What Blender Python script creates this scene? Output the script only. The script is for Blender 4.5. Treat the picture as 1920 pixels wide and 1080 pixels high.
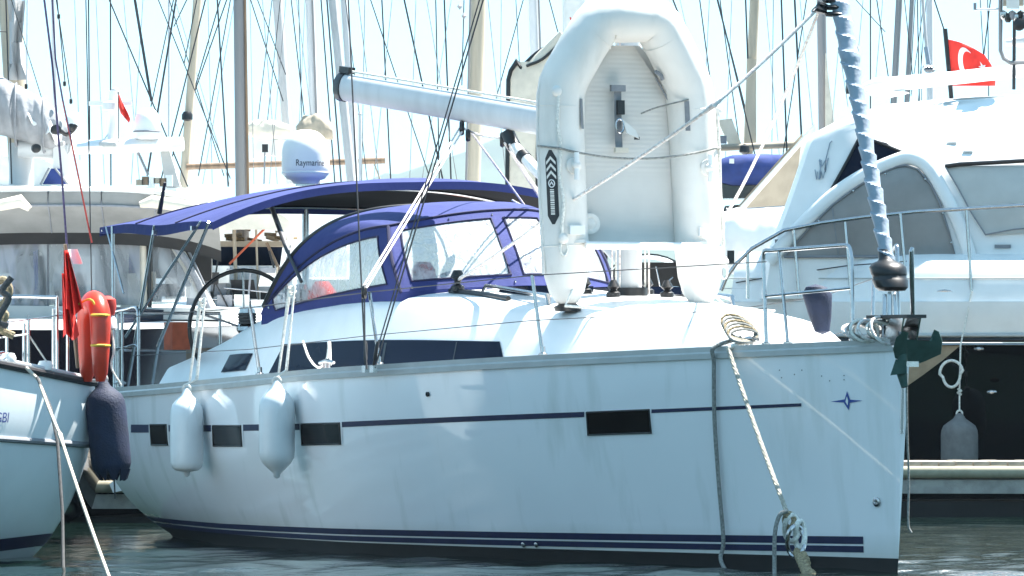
import bpy, math, random
import numpy as np
from mathutils import Vector as V, Matrix
random.seed(7); rnd = random.Random(11)
sc = bpy.context.scene
for o in list(bpy.data.objects): bpy.data.objects.remove(o)

# ------------------------------------------------------------------ camera
F, HZ, CH = 11000.0, 740.0, 1.15          # focal length in photo pixels, horizon row, eye height
cam = bpy.data.cameras.new('camera'); co = bpy.data.objects.new('camera', cam); sc.collection.objects.link(co)
co.location = (0, 0, CH); co.rotation_euler = (math.pi/2, 0, 0)
cam.sensor_width = 36; cam.lens = 36*F/1920; cam.shift_y = (HZ-540)/1920
cam.clip_start = 1; cam.clip_end = 40000
sc.camera = co
# ------------------------------------------------------------------ light
GAMMA, STR, TINT, EXPO = .36, .145, (.625, .93, 1.03, 1), 2.46
SUN = V((0.38, 0.22, 0.90)).normalized()
elev, azim = math.asin(SUN.z), math.atan2(SUN.x, SUN.y)
w = bpy.data.worlds.new('World'); sc.world = w; w.use_nodes = True
nt = w.node_tree; nt.nodes.clear()
sky = nt.nodes.new('ShaderNodeTexSky'); sky.sky_type = 'NISHITA'; sky.sun_disc = False
sky.sun_elevation = elev; sky.sun_rotation = azim; sky.air_density = 0.85; sky.dust_density = 0.0; sky.ozone_density = 4.5
bg = nt.nodes.new('ShaderNodeBackground'); bg.inputs[1].default_value = STR
wo = nt.nodes.new('ShaderNodeOutputWorld')
sky_tint = nt.nodes.new('ShaderNodeMix'); sky_tint.data_type = 'RGBA'; sky_tint.blend_type = 'MULTIPLY'; sky_tint.inputs[0].default_value = 1; sky_tint.inputs[7].default_value = TINT   # cyan tint on the whole sky and its light
gm = nt.nodes.new('ShaderNodeGamma'); gm.inputs[1].default_value = GAMMA     # flattens the sky's range so the shaded hull gets more light
nt.links.new(sky.outputs[0], gm.inputs[0]); nt.links.new(gm.outputs[0], sky_tint.inputs[6]); nt.links.new(sky_tint.outputs[2], bg.inputs[0]); nt.links.new(bg.outputs[0], wo.inputs[0])
sl = bpy.data.lights.new('sun', 'SUN'); sl.energy = 3.6; sl.angle = math.radians(0.5); sl.color = (1, 0.96, 0.9)
so = bpy.data.objects.new('sun', sl); sc.collection.objects.link(so)
so.rotation_euler = (-SUN).to_track_quat('-Z', 'Y').to_euler(); so.location = (0, 0, 60)
sc.view_settings.view_transform = 'Standard'; sc.view_settings.look = 'None'
sc.view_settings.gamma = 1; sc.view_settings.use_curve_mapping = False
sc.view_settings.exposure = EXPO
sc.cycles.use_denoising = True
sc.cycles.max_bounces = 8; sc.cycles.transparent_max_bounces = 16
sc.cycles.caustics_reflective = False; sc.cycles.caustics_refractive = False

# ------------------------------------------------------------------ materials
def mat(name, col, rough=.5, metal=0., coat=0., var=.12, vs=3., bump=0., bs=40., stretch=(1, 1, 1), col2=None, trans=0., dirt=None, scum=False):
    m = bpy.data.materials.new(name); m.use_nodes = True
    n = m.node_tree.nodes; l = m.node_tree.links; b = n['Principled BSDF']
    b.inputs['Roughness'].default_value = rough; b.inputs['Metallic'].default_value = metal
    b.inputs['Coat Weight'].default_value = coat; b.inputs['Coat Roughness'].default_value = .05
    tc = n.new('ShaderNodeTexCoord'); mp = n.new('ShaderNodeMapping'); mp.inputs['Scale'].default_value = stretch
    l.new(tc.outputs['Object'], mp.inputs[0])
    no = n.new('ShaderNodeTexNoise'); no.inputs['Scale'].default_value = vs; no.inputs['Detail'].default_value = 5
    l.new(mp.outputs[0], no.inputs['Vector'])
    mx = n.new('ShaderNodeMix'); mx.data_type = 'RGBA'
    c2 = col2 or tuple(c*(1-var) for c in col)
    mx.inputs[6].default_value = (*col, 1); mx.inputs[7].default_value = (*c2, 1)
    rp = n.new('ShaderNodeMapRange'); rp.inputs[1].default_value = .38; rp.inputs[2].default_value = .66
    l.new(no.outputs[0], rp.inputs[0]); l.new(rp.outputs[0], mx.inputs[0])
    out = mx.outputs[2]
    if dirt:                                # vertical run-off streaks (wear)
        mp2 = n.new('ShaderNodeMapping'); mp2.inputs['Scale'].default_value = dirt[2]
        l.new(tc.outputs['Object'], mp2.inputs[0])
        n2 = n.new('ShaderNodeTexNoise'); n2.inputs['Scale'].default_value = 1; n2.inputs['Detail'].default_value = 6
        l.new(mp2.outputs[0], n2.inputs['Vector'])
        r2 = n.new('ShaderNodeMapRange'); r2.inputs[1].default_value = .56; r2.inputs[2].default_value = .74; r2.inputs[4].default_value = dirt[1]
        l.new(n2.outputs[0], r2.inputs[0])
        m2 = n.new('ShaderNodeMix'); m2.data_type = 'RGBA'; m2.inputs[7].default_value = (*dirt[0], 1)
        l.new(out, m2.inputs[6]); l.new(r2.outputs[0], m2.inputs[0]); out = m2.outputs[2]
    if scum:                                # yellowish tide mark just above the water
        sx = n.new('ShaderNodeSeparateXYZ'); l.new(tc.outputs['Object'], sx.inputs[0])
        ad = n.new('ShaderNodeMath'); ad.operation = 'MULTIPLY_ADD'; ad.inputs[1].default_value = -.22; l.new(no.outputs[0], ad.inputs[0]); l.new(sx.outputs['Z'], ad.inputs[2])
        r3 = n.new('ShaderNodeMapRange'); r3.inputs[1].default_value = -.04; r3.inputs[2].default_value = .16; r3.inputs[3].default_value = .5; r3.inputs[4].default_value = 0; l.new(ad.outputs[0], r3.inputs[0])
        m3 = n.new('ShaderNodeMix'); m3.data_type = 'RGBA'; m3.inputs[7].default_value = (.42, .41, .30, 1); l.new(out, m3.inputs[6]); l.new(r3.outputs[0], m3.inputs[0]); out = m3.outputs[2]
    l.new(out, b.inputs['Base Color'])
    if bump:
        nb = n.new('ShaderNodeTexNoise'); nb.inputs['Scale'].default_value = bs; nb.inputs['Detail'].default_value = 3
        l.new(mp.outputs[0], nb.inputs['Vector'])
        bp = n.new('ShaderNodeBump'); bp.inputs['Strength'].default_value = bump; bp.inputs['Distance'].default_value = .02
        l.new(nb.outputs[0], bp.inputs['Height']); l.new(bp.outputs[0], b.inputs['Normal'])
    if trans: b.inputs['Alpha'].default_value = 1-trans
    return m

def vinyl(name, clear=.55, tint=(.75, .78, .8), sc3=(9, 9, 4), det=6):
    """clear sprayhood vinyl: see-through, wrinkled and shiny"""
    m = bpy.data.materials.new(name); m.use_nodes = True
    n = m.node_tree.nodes; l = m.node_tree.links; n.clear()
    out = n.new('ShaderNodeOutputMaterial'); tr = n.new('ShaderNodeBsdfTransparent'); tr.inputs[0].default_value = (*tint, 1)
    pb = n.new('ShaderNodeBsdfPrincipled'); pb.inputs['Base Color'].default_value = (.50, .53, .56, 1); pb.inputs['Roughness'].default_value = .08
    tc = n.new('ShaderNodeTexCoord'); mp = n.new('ShaderNodeMapping'); mp.inputs['Scale'].default_value = sc3
    no = n.new('ShaderNodeTexNoise'); no.inputs['Scale'].default_value = 1.6; no.inputs['Detail'].default_value = det; no.inputs['Distortion'].default_value = 1.2
    l.new(tc.outputs['Object'], mp.inputs[0]); l.new(mp.outputs[0], no.inputs['Vector'])
    rp = n.new('ShaderNodeMapRange'); rp.inputs[1].default_value = .35; rp.inputs[2].default_value = .65
    rp.inputs[3].default_value = max(0, .85-clear); rp.inputs[4].default_value = min(1, 1.25-clear)
    l.new(no.outputs[0], rp.inputs[0])
    bp = n.new('ShaderNodeBump'); bp.inputs['Strength'].default_value = .5; bp.inputs['Distance'].default_value = .03
    l.new(no.outputs[0], bp.inputs['Height']); l.new(bp.outputs[0], pb.inputs['Normal'])
    mx = n.new('ShaderNodeMixShader'); l.new(rp.outputs[0], mx.inputs[0]); l.new(tr.outputs[0], mx.inputs[1]); l.new(pb.outputs[0], mx.inputs[2])
    l.new(mx.outputs[0], out.inputs[0]); return m

M = {}
M['gel'] = mat('gelcoat', (.90, .89, .90), .05, coat=.6, var=.05, vs=.8, bump=.012, bs=1.3, dirt=((.50, .52, .47), .38, (5, 5, .7)), scum=True)
M['gel_old'] = mat('weathered_gelcoat', (.78, .84, .86), .22, coat=.2, var=.10, vs=2, dirt=((.80, .83, .84), .55, (16, 16, 1.6)))
M['hull_glass'] = mat('hull_window_glass', (.005, .0035, .0035), .12, var=.1); M['hull_glass'].node_tree.nodes['Principled BSDF'].inputs['Specular IOR Level'].default_value = .2
M['radome'] = mat('radome_plastic', (.84, .79, .72), .4, var=.04)
M['rope_worn'] = mat('worn_rope', (.50, .46, .38), .85, var=.4, vs=60, bump=.4, bs=120)
M['deck'] = mat('deck_gelcoat', (.80, .80, .79), .35, var=.06, vs=5, bump=.05, bs=160)
M['white'] = mat('white_paint', (.80, .80, .79), .3, var=.07, vs=4)
M['offwhite'] = mat('aged_white', (.74, .73, .69), .45, var=.14, vs=6)
M['cream'] = mat('cream_canvas', (.66, .60, .50), .8, var=.18, vs=6, bump=.2, bs=60)
M['rail'] = mat('toe_rail_grey', (.42, .43, .42), .35, var=.1, vs=9)
M['navy'] = mat('navy_vinyl', (.009, .014, .060), .55, var=.25, vs=12)
M['canvas'] = mat('blue_canvas', (.013, .023, .125), .85, vs=2.2, bump=.5, bs=7, col2=(.020, .030, .155))
M['canvas_edge'] = mat('navy_canvas_binding', (.006, .007, .045), .85, var=.2, vs=20)
M['lining'] = mat('canvas_lining', (.013, .012, .018), .9, var=.2)
M['black'] = mat('black_plastic', (.007, .007, .008), .4, var=.3, vs=30)
M['antifoul'] = mat('antifouling', (.009, .008, .008), .6, var=.4, vs=6)
M['smoked'] = mat('smoked_acrylic', (.006, .010, .024), .08, var=.1)
M['smoked'].node_tree.nodes['Principled BSDF'].inputs['Specular IOR Level'].default_value = .10
M['smoked'].node_tree.nodes['Principled BSDF'].inputs['IOR'].default_value = 1.22
M['steel'] = mat('stainless', (.45, .45, .46), .2, 1., var=.15, vs=25)
M['steel_dull'] = mat('wire_steel', (.035, .035, .038), .5, .2, var=.25, vs=30)
M['alu'] = mat('mast_aluminium', (.60, .61, .62), .38, .0, var=.12, vs=8, stretch=(1, 1, .05))
M['alu_dark'] = mat('dark_mast', (.26, .25, .25), .45, .2, var=.15, vs=8, stretch=(1, 1, .05))
M['beige_mast'] = mat('buff_mast', (.50, .43, .33), .6, var=.2, vs=9, stretch=(1, 1, .1))
M['wood'] = mat('varnished_wood', (.23, .15, .09), .45, var=.4, vs=14, stretch=(1, 1, .2))
M['sail'] = mat('furled_sailcloth', (.50, .50, .50), .8, var=.14, vs=6, bump=.5, bs=12, stretch=(1, 1, .5))
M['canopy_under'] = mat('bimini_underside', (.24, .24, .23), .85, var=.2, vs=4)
M['sail_grey'] = mat('flaked_sail', (.30, .31, .33), .85, var=.25, vs=5, bump=.6, bs=14)
M['uv'] = mat('uv_strip_blue_grey', (.30, .36, .43), .75, var=.15, vs=8, bump=.3, bs=25)
M['hypalon'] = mat('dinghy_fabric', (.78, .74, .69), .55, var=.09, vs=4, bump=.22, bs=7, dirt=((.50, .48, .43), .35, (7, 7, 2)))
M['floor'] = mat('dinghy_air_floor', (.62, .595, .56), .5, var=.07, vs=5)
M['dgrey'] = mat('grey_patch', (.22, .23, .25), .7, var=.15, vs=30)
M['fender'] = mat('white_fender', (.66, .71, .73), .32, var=.07, vs=6, dirt=((.45, .47, .45), .4, (14, 14, 3)))
M['fender_blue'] = mat('blue_fender_cover', (.007, .016, .048), .75, var=.3, vs=10, bump=.3, bs=70)
M['fender_grey'] = mat('grey_fender_cover', (.17, .165, .16), .8, var=.2, vs=14)
M['rope'] = mat('white_rope', (.80, .78, .72), .85, var=.28, vs=70, bump=.35, bs=120)
M['rope_fleck'] = mat('flecked_rope', (.82, .80, .77), .85, vs=38, col2=(.60, .50, .47), bump=.3, bs=120)
M['rope_tan'] = mat('tan_rope', (.42, .33, .20), .9, var=.5, vs=60, bump=.9, bs=110)
M['rope_dark'] = mat('dark_rope', (.07, .07, .07), .85, var=.5, vs=70)
M['rope_grey'] = mat('grey_rope', (.30, .30, .28), .85, var=.5, vs=70)
M['rope_red'] = mat('red_cord', (.40, .05, .04), .8, var=.3, vs=60)
M['rope_purple'] = mat('purple_rope', (.08, .06, .14), .8, var=.4, vs=50)
M['yellow'] = mat('yellow_cord', (.65, .42, .04), .7, var=.2, vs=40)
M['red'] = mat('flag_red', (.85, .035, .022), .75, var=.25, vs=9)
M['flag_white'] = mat('flag_white', (.8, .8, .8), .75, var=.05)
M['orange'] = mat('lifebuoy_orange', (.55, .034, .010), .35, var=.2, vs=8)
M['cushion'] = mat('orange_cushion', (.50, .10, .04), .8, var=.3, vs=12)
M['redcushion'] = mat('red_jacket', (.50, .04, .03), .8, var=.3, vs=12)
M['anchor'] = mat('galvanised_green_paint', (.042, .088, .075), .65, .0, var=.25, vs=14)
M['grey_cover'] = mat('grey_window_cover', (.27, .26, .25), .85, var=.22, vs=2, bump=.5, bs=4)
M['light_cover'] = mat('pale_grey_cover', (.50, .50, .48), .85, var=.1, vs=4, bump=.2, bs=8)
M['blackhull'] = mat('black_topsides', (.0025, .0025, .003), .06, coat=.5, var=.2)
M['bronze'] = mat('sand_beige', (.40, .31, .21), .5, var=.2, vs=9)
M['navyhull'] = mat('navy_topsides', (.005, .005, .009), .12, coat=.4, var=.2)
M['concrete'] = mat('pontoon_concrete', (.36, .35, .32), .85, var=.3, vs=8, bump=.3, bs=60)
M['deckwood'] = mat('pontoon_planks', (.40, .36, .30), .8, var=.35, vs=10)
M['pontoon_edge'] = mat('pontoon_fender_strip', (.34, .31, .22), .7, var=.25, vs=10)
M['darkfloat'] = mat('pontoon_float', (.007, .007, .006), .8, var=.4, vs=6)
M['bluecover'] = mat('royal_blue_cover', (.02, .045, .20), .8, var=.25, vs=7, bump=.3, bs=10)
M['tan'] = mat('tan_awning', (.36, .31, .24), .85, var=.15, vs=6)
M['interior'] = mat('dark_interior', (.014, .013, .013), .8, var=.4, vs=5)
M['teal_print'] = mat('print_blue', (.03, .07, .30), .5, var=.1)
M['print_black'] = mat('print_black', (.015, .015, .018), .5, var=.1)
M['red_print'] = mat('print_red', (.55, .04, .03), .5, var=.1)
M['hill'] = mat('hill_scrub', (.06, .085, .05), .9, var=.4, vs=.01)
M['anchor'].node_tree.nodes['Principled BSDF'].inputs['Specular IOR Level'].default_value = .12
M['vinyl'] = vinyl('clear_vinyl'); M['vinyl_c'] = vinyl('clear_vinyl_old', .68, sc3=(2.6, 2.6, .9), det=2)

# ------------------------------------------------------------------ mesh building
def world_loc(o):
    p = V((0, 0, 0))
    while o is not None: p = p + o.location; o = o.parent
    return p
def tag(o, label=None, cat=None, group=None, kind=None):
    if label: o['label'] = label
    if cat: o['category'] = cat
    if group: o['group'] = group
    if kind: o['kind'] = kind
    return o
def thing(name, loc, label, cat, group=None):
    o = bpy.data.objects.new(name, None); sc.collection.objects.link(o); o.location = V(loc); o.empty_display_size = .2
    return tag(o, label, cat, group)
class B:
    def __init__(s): s.v = []; s.f = []
    def add(s, vs, fs):
        k = len(s.v); s.v += [tuple(p) for p in vs]; s.f += [tuple(i+k for i in f) for f in fs]; return s
    def grid(s, rows, close=False):
        m = len(rows[0]); vs = [p for r in rows for p in r]; fs = []
        for j in range(len(rows)-1):
            for i in range(m if close else m-1):
                i2 = (i+1) % m; fs.append((j*m+i, j*m+i2, (j+1)*m+i2, (j+1)*m+i))
        return s.add(vs, fs)
    def loft(s, rings, cap=True):
        s.grid(rings, True)
        if cap:
            m = len(rings[0])
            s.add(rings[0], [tuple(range(m-1, -1, -1))]); s.add(rings[-1], [tuple(range(m))])
        return s
    def box(s, c, size, ax=(V((1, 0, 0)), V((0, 1, 0)), V((0, 0, 1)))):
        c = V(c); x, y, z = (ax[i]*(size[i]/2) for i in range(3))
        p = [c-x-y-z, c+x-y-z, c+x+y-z, c-x+y-z, c-x-y+z, c+x-y+z, c+x+y+z, c-x+y+z]
        return s.add(p, [(3, 2, 1, 0), (4, 5, 6, 7), (0, 1, 5, 4), (1, 2, 6, 5), (2, 3, 7, 6), (3, 0, 4, 7)])
    def tube(s, pts, r, n=8, cap=True, flat=1., up=None):
        pts = [V(p) for p in pts]; k = len(pts); rs = r if isinstance(r, (list, tuple)) else [r]*k
        T = []
        for i in range(k):
            t = (pts[min(i+1, k-1)]-pts[max(i-1, 0)])
            T.append(t.normalized() if t.length > 1e-9 else V((0, 0, 1)))
        u = V(up) if up else (V((0, 0, 1)) if abs(T[0].z) < .9 else V((0, 1, 0)))
        a = (u-T[0]*u.dot(T[0])).normalized(); rings = []
        for i in range(k):
            a = a-T[i]*a.dot(T[i]); a = a.normalized(); b = T[i].cross(a)
            c = 1.
            if 0 < i < k-1:                                  # mitre so that bends keep their thickness
                d0 = (pts[i]-pts[i-1]).normalized(); d = d0.dot(T[i]); c = 1/max(.6, d)
            rings.append([pts[i]+(a*math.cos(2*math.pi*j/n)*rs[i]+b*math.sin(2*math.pi*j/n)*rs[i]*flat)*c for j in range(n)])
        return s.loft(rings, cap)
    def lathe(s, prof, o, n=16, ax=(V((1, 0, 0)), V((0, 1, 0)), V((0, 0, 1)))):
        o = V(o)
        rings = [[o+ax[2]*z+(ax[0]*math.cos(2*math.pi*j/n)+ax[1]*math.sin(2*math.pi*j/n))*max(r, 1e-4) for j in range(n)] for r, z in prof]
        return s.loft(rings)
    def prism(s, pts, d):
        """polygon pts extruded by the vector d"""
        pts = [V(p) for p in pts]; d = V(d); m = len(pts)
        return s.add(pts+[p+d for p in pts], [tuple(range(m)), tuple(range(2*m-1, m-1, -1))]+[(i, (i+1) % m+0, (i+1) % m+m, i+m) for i in range(m)])
    def slab(s, rows, d):
        """open grid with a back face d behind it and a closed rim"""
        d = V(d); s.grid(rows); s.grid([[V(p)+d for p in reversed(r)] for r in rows])
        rim = list(rows[0])+[r[-1] for r in rows[1:]]+list(reversed(rows[-1]))[1:]+[r[0] for r in reversed(rows[:-1])][:-1]
        return s.grid([rim, [V(p)+d for p in rim]], True)
    def build(s, name, m, parent=None, angle=42, origin=None):
        o0 = world_loc(parent) if parent else V(origin or (0, 0, 0))
        me = bpy.data.meshes.new(name)
        me.from_pydata([(p[0]-o0.x, p[1]-o0.y, p[2]-o0.z) for p in s.v], [], s.f)
        mm = M[m] if isinstance(m, str) else m
        me.materials.append(mm)
        import bmesh
        bm = bmesh.new(); bm.from_mesh(me); bmesh.ops.remove_doubles(bm, verts=bm.verts, dist=1e-5)
        bmesh.ops.recalc_face_normals(bm, faces=bm.faces); bm.to_mesh(me); bm.free()
        me.polygons.foreach_set('use_smooth', [True]*len(me.polygons))
        me.set_sharp_from_angle(angle=math.radians(angle)); me.update()
        o = bpy.data.objects.new(name, me); sc.collection.objects.link(o)
        if parent: o.parent = parent
        else: o.location = o0
        return o
def children(o): return [c for c in bpy.data.objects if c.parent == o]
def copy_tree(o, loc=None, parent=None):
    c = o.copy(); sc.collection.objects.link(c)
    if parent is not None: c.parent = parent
    if loc is not None: c.location = loc
    for ch in children(o): copy_tree(ch, None, c)
    return c
def tube(name, pts, r, m, parent=None, n=8, **k): return B().tube(pts, r, n, **k).build(name, m, parent)
def interp(tab, x):
    """smooth table lookup"""
    xs = [t[0] for t in tab]; ys = [t[1] for t in tab]
    if x <= xs[0]: return ys[0]
    if x >= xs[-1]: return ys[-1]
    i = max(j for j in range(len(xs)-1) if xs[j] <= x)
    h = xs[i+1]-xs[i]; t = (x-xs[i])/h
    def sl(j):
        if j == 0: return (ys[1]-ys[0])/(xs[1]-xs[0])
        if j == len(xs)-1: return (ys[-1]-ys[-2])/(xs[-1]-xs[-2])
        return (ys[j+1]-ys[j-1])/(xs[j+1]-xs[j-1])
    a, b = sl(i)*h, sl(i+1)*h
    return ys[i]*(2*t**3-3*t*t+1)+a*(t**3-2*t*t+t)+ys[i+1]*(-2*t**3+3*t*t)+b*(t**3-t*t)
def curve(pts, n=8):
    """Catmull-Rom through points"""
    P = [V(p) for p in pts]; P = [P[0]*2-P[1]]+P+[P[-1]*2-P[-2]]; out = []
    for i in range(1, len(P)-2):
        for j in range(n):
            t = j/n; a, b, c, d = P[i-1:i+3]
            out.append(.5*((2*b)+(c-a)*t+(2*a-5*b+4*c-d)*t*t+(3*b-a-3*c+d)*t**3))
    return out+[P[-2]]
def sag(a, b, s, n=14):
    a, b = V(a), V(b); return [a.lerp(b, i/n)-V((0, 0, 4*s*(i/n)*(1-i/n))) for i in range(n+1)]
def at(px, py, Y): return V(((px-960)*Y/F, Y, CH+(HZ-py)*Y/F))       # photo position at a chosen distance, for placing things
def proj(p): return 960+p[0]*F/p[1], HZ-(p[2]-CH)*F/p[1]
def letters(txt, size):
    """2-D outline faces of a word, centred: (verts, faces)"""
    cu = bpy.data.curves.new('word', 'FONT'); cu.body = txt; cu.size = size; cu.align_x = 'CENTER'; cu.align_y = 'CENTER'
    ob = bpy.data.objects.new('word', cu); sc.collection.objects.link(ob)
    dg = bpy.context.evaluated_depsgraph_get(); me = ob.evaluated_get(dg).to_mesh()
    vs = [v.co.copy() for v in me.vertices]; fs = [tuple(p.vertices) for p in me.polygons]
    ob.evaluated_get(dg).to_mesh_clear(); bpy.data.objects.remove(ob); bpy.data.curves.remove(cu)
    return vs, fs

# ================================================================== SETTING
def water_mat():
    m = bpy.data.materials.new('sea_water'); m.use_nodes = True
    n = m.node_tree.nodes; l = m.node_tree.links; b = n['Principled BSDF']
    b.inputs['Base Color'].default_value = (.004, .011, .009, 1); b.inputs['Specular IOR Level'].default_value = .2; b.inputs['Roughness'].default_value = .06; b.inputs['IOR'].default_value = 1.33
    tc = n.new('ShaderNodeTexCoord'); no = n.new('ShaderNodeTexNoise'); no.inputs['Scale'].default_value = 7; no.inputs['Detail'].default_value = 4
    l.new(tc.outputs['Object'], no.inputs['Vector'])
    bp = n.new('ShaderNodeBump'); bp.inputs['Strength'].default_value = .13; bp.inputs['Distance'].default_value = .05
    l.new(no.outputs[0], bp.inputs['Height']); l.new(bp.outputs[0], b.inputs['Normal']); return m
M['water'] = water_mat()
def sea():
    xs = np.arange(-9, 9.01, .07); ys = np.concatenate([np.arange(26, 62, .09)])
    X, Y = np.meshgrid(xs, ys); Z = np.zeros_like(X); r = np.random.RandomState(3)
    for k in range(34):
        lam = .35*1.1**k if k < 22 else .6+.1*(k-22); th = r.uniform(-.9, .9)+math.pi*.5*(r.rand() < .3)
        q = 2*math.pi/lam; Z += .0042*lam**.75*np.sin(q*(X*math.cos(th)+Y*math.sin(th))+r.uniform(0, 6.28))*(.55+.45*np.sin(X*.5*r.rand()+Y*.4*r.rand()+k))
    Z *= .3+.7*np.clip((47-Y)/9, 0, 1)
    Z *= np.clip(np.minimum.reduce([X+9, 9-X, Y-26, 62-Y])/2, 0, 1)
    ny, nx = X.shape
    vs = np.stack([X, Y, Z], -1).reshape(-1, 3)
    i = (np.arange(ny-1)[:, None]*nx+np.arange(nx-1)[None]).reshape(-1)
    fs = np.stack([i, i+1, i+nx+1, i+nx], -1)
    # flat sea out to the horizon around the rippled patch
    k = len(vs); R = 12000
    out = np.array([(-R, -200, 0), (R, -200, 0), (R, R, 0), (-R, R, 0), (-9, 26, 0), (xs[-1], 26, 0), (xs[-1], ys[-1], 0), (-9, ys[-1], 0)], float)
    me = bpy.data.meshes.new('sea')
    F_ = [tuple(f) for f in fs.tolist()]+[(k, k+1, k+5, k+4), (k+1, k+2, k+6, k+5), (k+2, k+3, k+7, k+6), (k+3, k, k+4, k+7)]
    me.from_pydata(np.concatenate([vs, out]).tolist(), [], F_); me.polygons.foreach_set('use_smooth', [True]*len(me.polygons))
    me.materials.append(M['water']); o = bpy.data.objects.new('sea', me); sc.collection.objects.link(o); tag(o, kind='structure')
sea()
def hill():
    rows = []
    r = random.Random(5); prof = [(-900, 10), (-600, 40), (-300, 62), (-187, 80), (-88, 92), (-47, 103), (-24, 112), (0, 116), (34, 112), (93, 88), (200, 56), (400, 30), (700, 24), (1000, 5)]
    for j in range(15):
        t = j/14; hgt = math.sin(math.pi*t)**.8; row = []
        for i in range(90):
            x = -900+1900*i/89; h = 1.2*interp(prof, x)*hgt*(1+.03*math.sin(x*.07+j)+.02*math.sin(x*.19+2*j))
            row.append(V((x, 2700+900*t+30*math.sin(i*.6), h-2)))
        rows.append(row)
    tag(B().grid(rows).build('hill', 'hill', origin=(0, 2700, 0)), kind='structure')
hill()
def haze():
    m = bpy.data.materials.new('haze_air'); m.use_nodes = True; n = m.node_tree.nodes; n.clear()
    o = n.new('ShaderNodeOutputMaterial'); v = n.new('ShaderNodeVolumePrincipled'); v.inputs['Color'].default_value = (.66, .84, 1, 1); v.inputs['Density'].default_value = HAZE; v.inputs['Anisotropy'].default_value = .2
    m.node_tree.links.new(v.outputs[0], o.inputs['Volume'])
    h = B().box((0, 5900, 64), (26000, 12300, 132)).build('haze', m); tag(h, kind='stuff')
HAZE = .00011
haze()

def pontoon(name, x0, x1, y0, y1, top, label, slope=0., mats=('deckwood', 'pontoon_edge', 'concrete')):
    """floating walkway: planks across it, edge strips and floats"""
    t = thing(name, ((x0+x1)/2, (y0+y1)/2, 0), label, 'pontoon')
    def Y(x): return slope*(x-x0)
    n = int((x1-x0)/.16)
    mesh0 = None
    for i in range(n):
        x = x0+(i+.5)*(x1-x0)/n
        if mesh0 is None:
            o = B().box((x, (y0+y1)/2+Y(x), top-.02), ((x1-x0)/n-.012, y1-y0, .04)).build('plank', mats[0], t); mesh0 = o; ox = x
        else:
            o = mesh0.copy(); sc.collection.objects.link(o); o.location = (x-ox, Y(x)-Y(ox), rnd.uniform(-.003, .003))
    for yy, d in ((y0-.05, 1), (y1+.05, -1)):
        p = [V((x0, yy, top-.10)), V((x1, yy+Y(x1), top-.10))]
        tube('edge_strip', p, .055, mats[1], t, 10, flat=.7)
        B().prism([V((x0, yy+.02*d, top-.17)), V((x1, yy+.02*d+Y(x1), top-.17)), V((x1, yy+.02*d+Y(x1), top-.30)), V((x0, yy+.02*d, top-.30))], (0, .06*d, 0)).build('fascia_beam', mats[2], t)
    k = max(2, int((x1-x0)/2.4))
    for i in range(k):
        xa = x0+(i+.1)*(x1-x0)/k; xb = x0+(i+.9)*(x1-x0)/k
        B().box(((xa+xb)/2, (y0+y1)/2+Y((xa+xb)/2), top/2-.35), (xb-xa, y1-y0-.1, top-.05)).build('float', 'darkfloat', t)
    return t
pontoon('pontoon', -7.5, -1.2, 53.0, 54.8, .42, 'weathered plank pontoon behind the sterns of the moored sailing yachts')
pontoon('pontoon', 3.05, 9.0, 55.3, 56.6, .52, 'pale walkway with a sand coloured edge strip in front of the black hulled motor yacht', -.10)

# ================================================================== MAIN YACHT
ANG = math.radians(113.0); UK = .908; Bx, By = 2.556, 38.0
A3, S3, Z3 = V((math.cos(ANG), math.sin(ANG), 0)), V((-math.sin(ANG), math.cos(ANG), 0)), V((0, 0, 1))
ax_, ay_ = A3.x*UK, A3.y*UK; sx_, sy_ = S3.x, S3.y     # u counts stations along the hull, UK metres apart
def L(u, v, w): return V((Bx+u*ax_+v*sx_, By+u*ay_+v*sy_, w))
def uw(px, py, v):
    k = (px-960)/F; u = (k*(By+v*sy_)-Bx-v*sx_)/(ax_-k*ay_); Y = By+u*ay_+v*sy_
    return u, CH+(HZ-py)*Y/F
def onv(px, py, v): u, w_ = uw(px, py, v); return L(u, v, w_)
def vw(px, py, u):
    k = (px-960)/F; v = (k*(By+u*ay_)-Bx-u*ax_)/(sx_-k*sy_); Y = By+u*ay_+v*sy_
    return v, CH+(HZ-py)*Y/F
def onu(px, py, u): v, w_ = vw(px, py, u); return L(u, v, w_)
T_B = [(0, .025), (.25, .135), (.5, .245), (1, .45), (2, .85), (3, 1.22), (4, 1.53), (5, 1.76), (6, 1.95), (7, 1.98), (8, 1.98), (9, 1.96), (10, 1.91), (11, 1.85), (12, 1.78)]
T_W = [(0, .0), (.5, .13), (1, .27), (2, .60), (3, .94), (4, 1.25), (5, 1.50), (6, 1.70), (7, 1.73), (8, 1.70), (9, 1.62), (10, 1.50), (11, 1.34), (12, 1.12)]
T_S = [(0, 1.47), (3, 1.385), (6, 1.295), (9, 1.21), (12, 1.15)]
T_E = [(0, 1.05), (3, 1.25), (6, 1.6), (9, 2.2), (12, 3.0)]
def bd(u): return interp(T_B, u)
def sh(u): return interp(T_S, u)
def hp(u, w_, side=1):
    s = sh(u); z = max(0., min(1.02, w_/s))
    if w_ >= 0:
        v = interp(T_W, u)+(bd(u)-interp(T_W, u))*(1-max(0, 1-z)**interp(T_E, u))
    else:
        v = interp(T_W, u)*math.sqrt(max(0, 1-(w_/.55)**2))
    rk = .14*(1-z)*max(0, 1-u/1.6)
    return L(u+rk, v*side, w_)
def hn(u, w_):
    d1 = hp(min(12, u+.02), w_)-hp(max(0, u-.02), w_); d2 = hp(u, w_+.01)-hp(u, w_-.01)
    n = d2.cross(d1).normalized()
    return n if n.dot(S3) > 0 else -n
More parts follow.
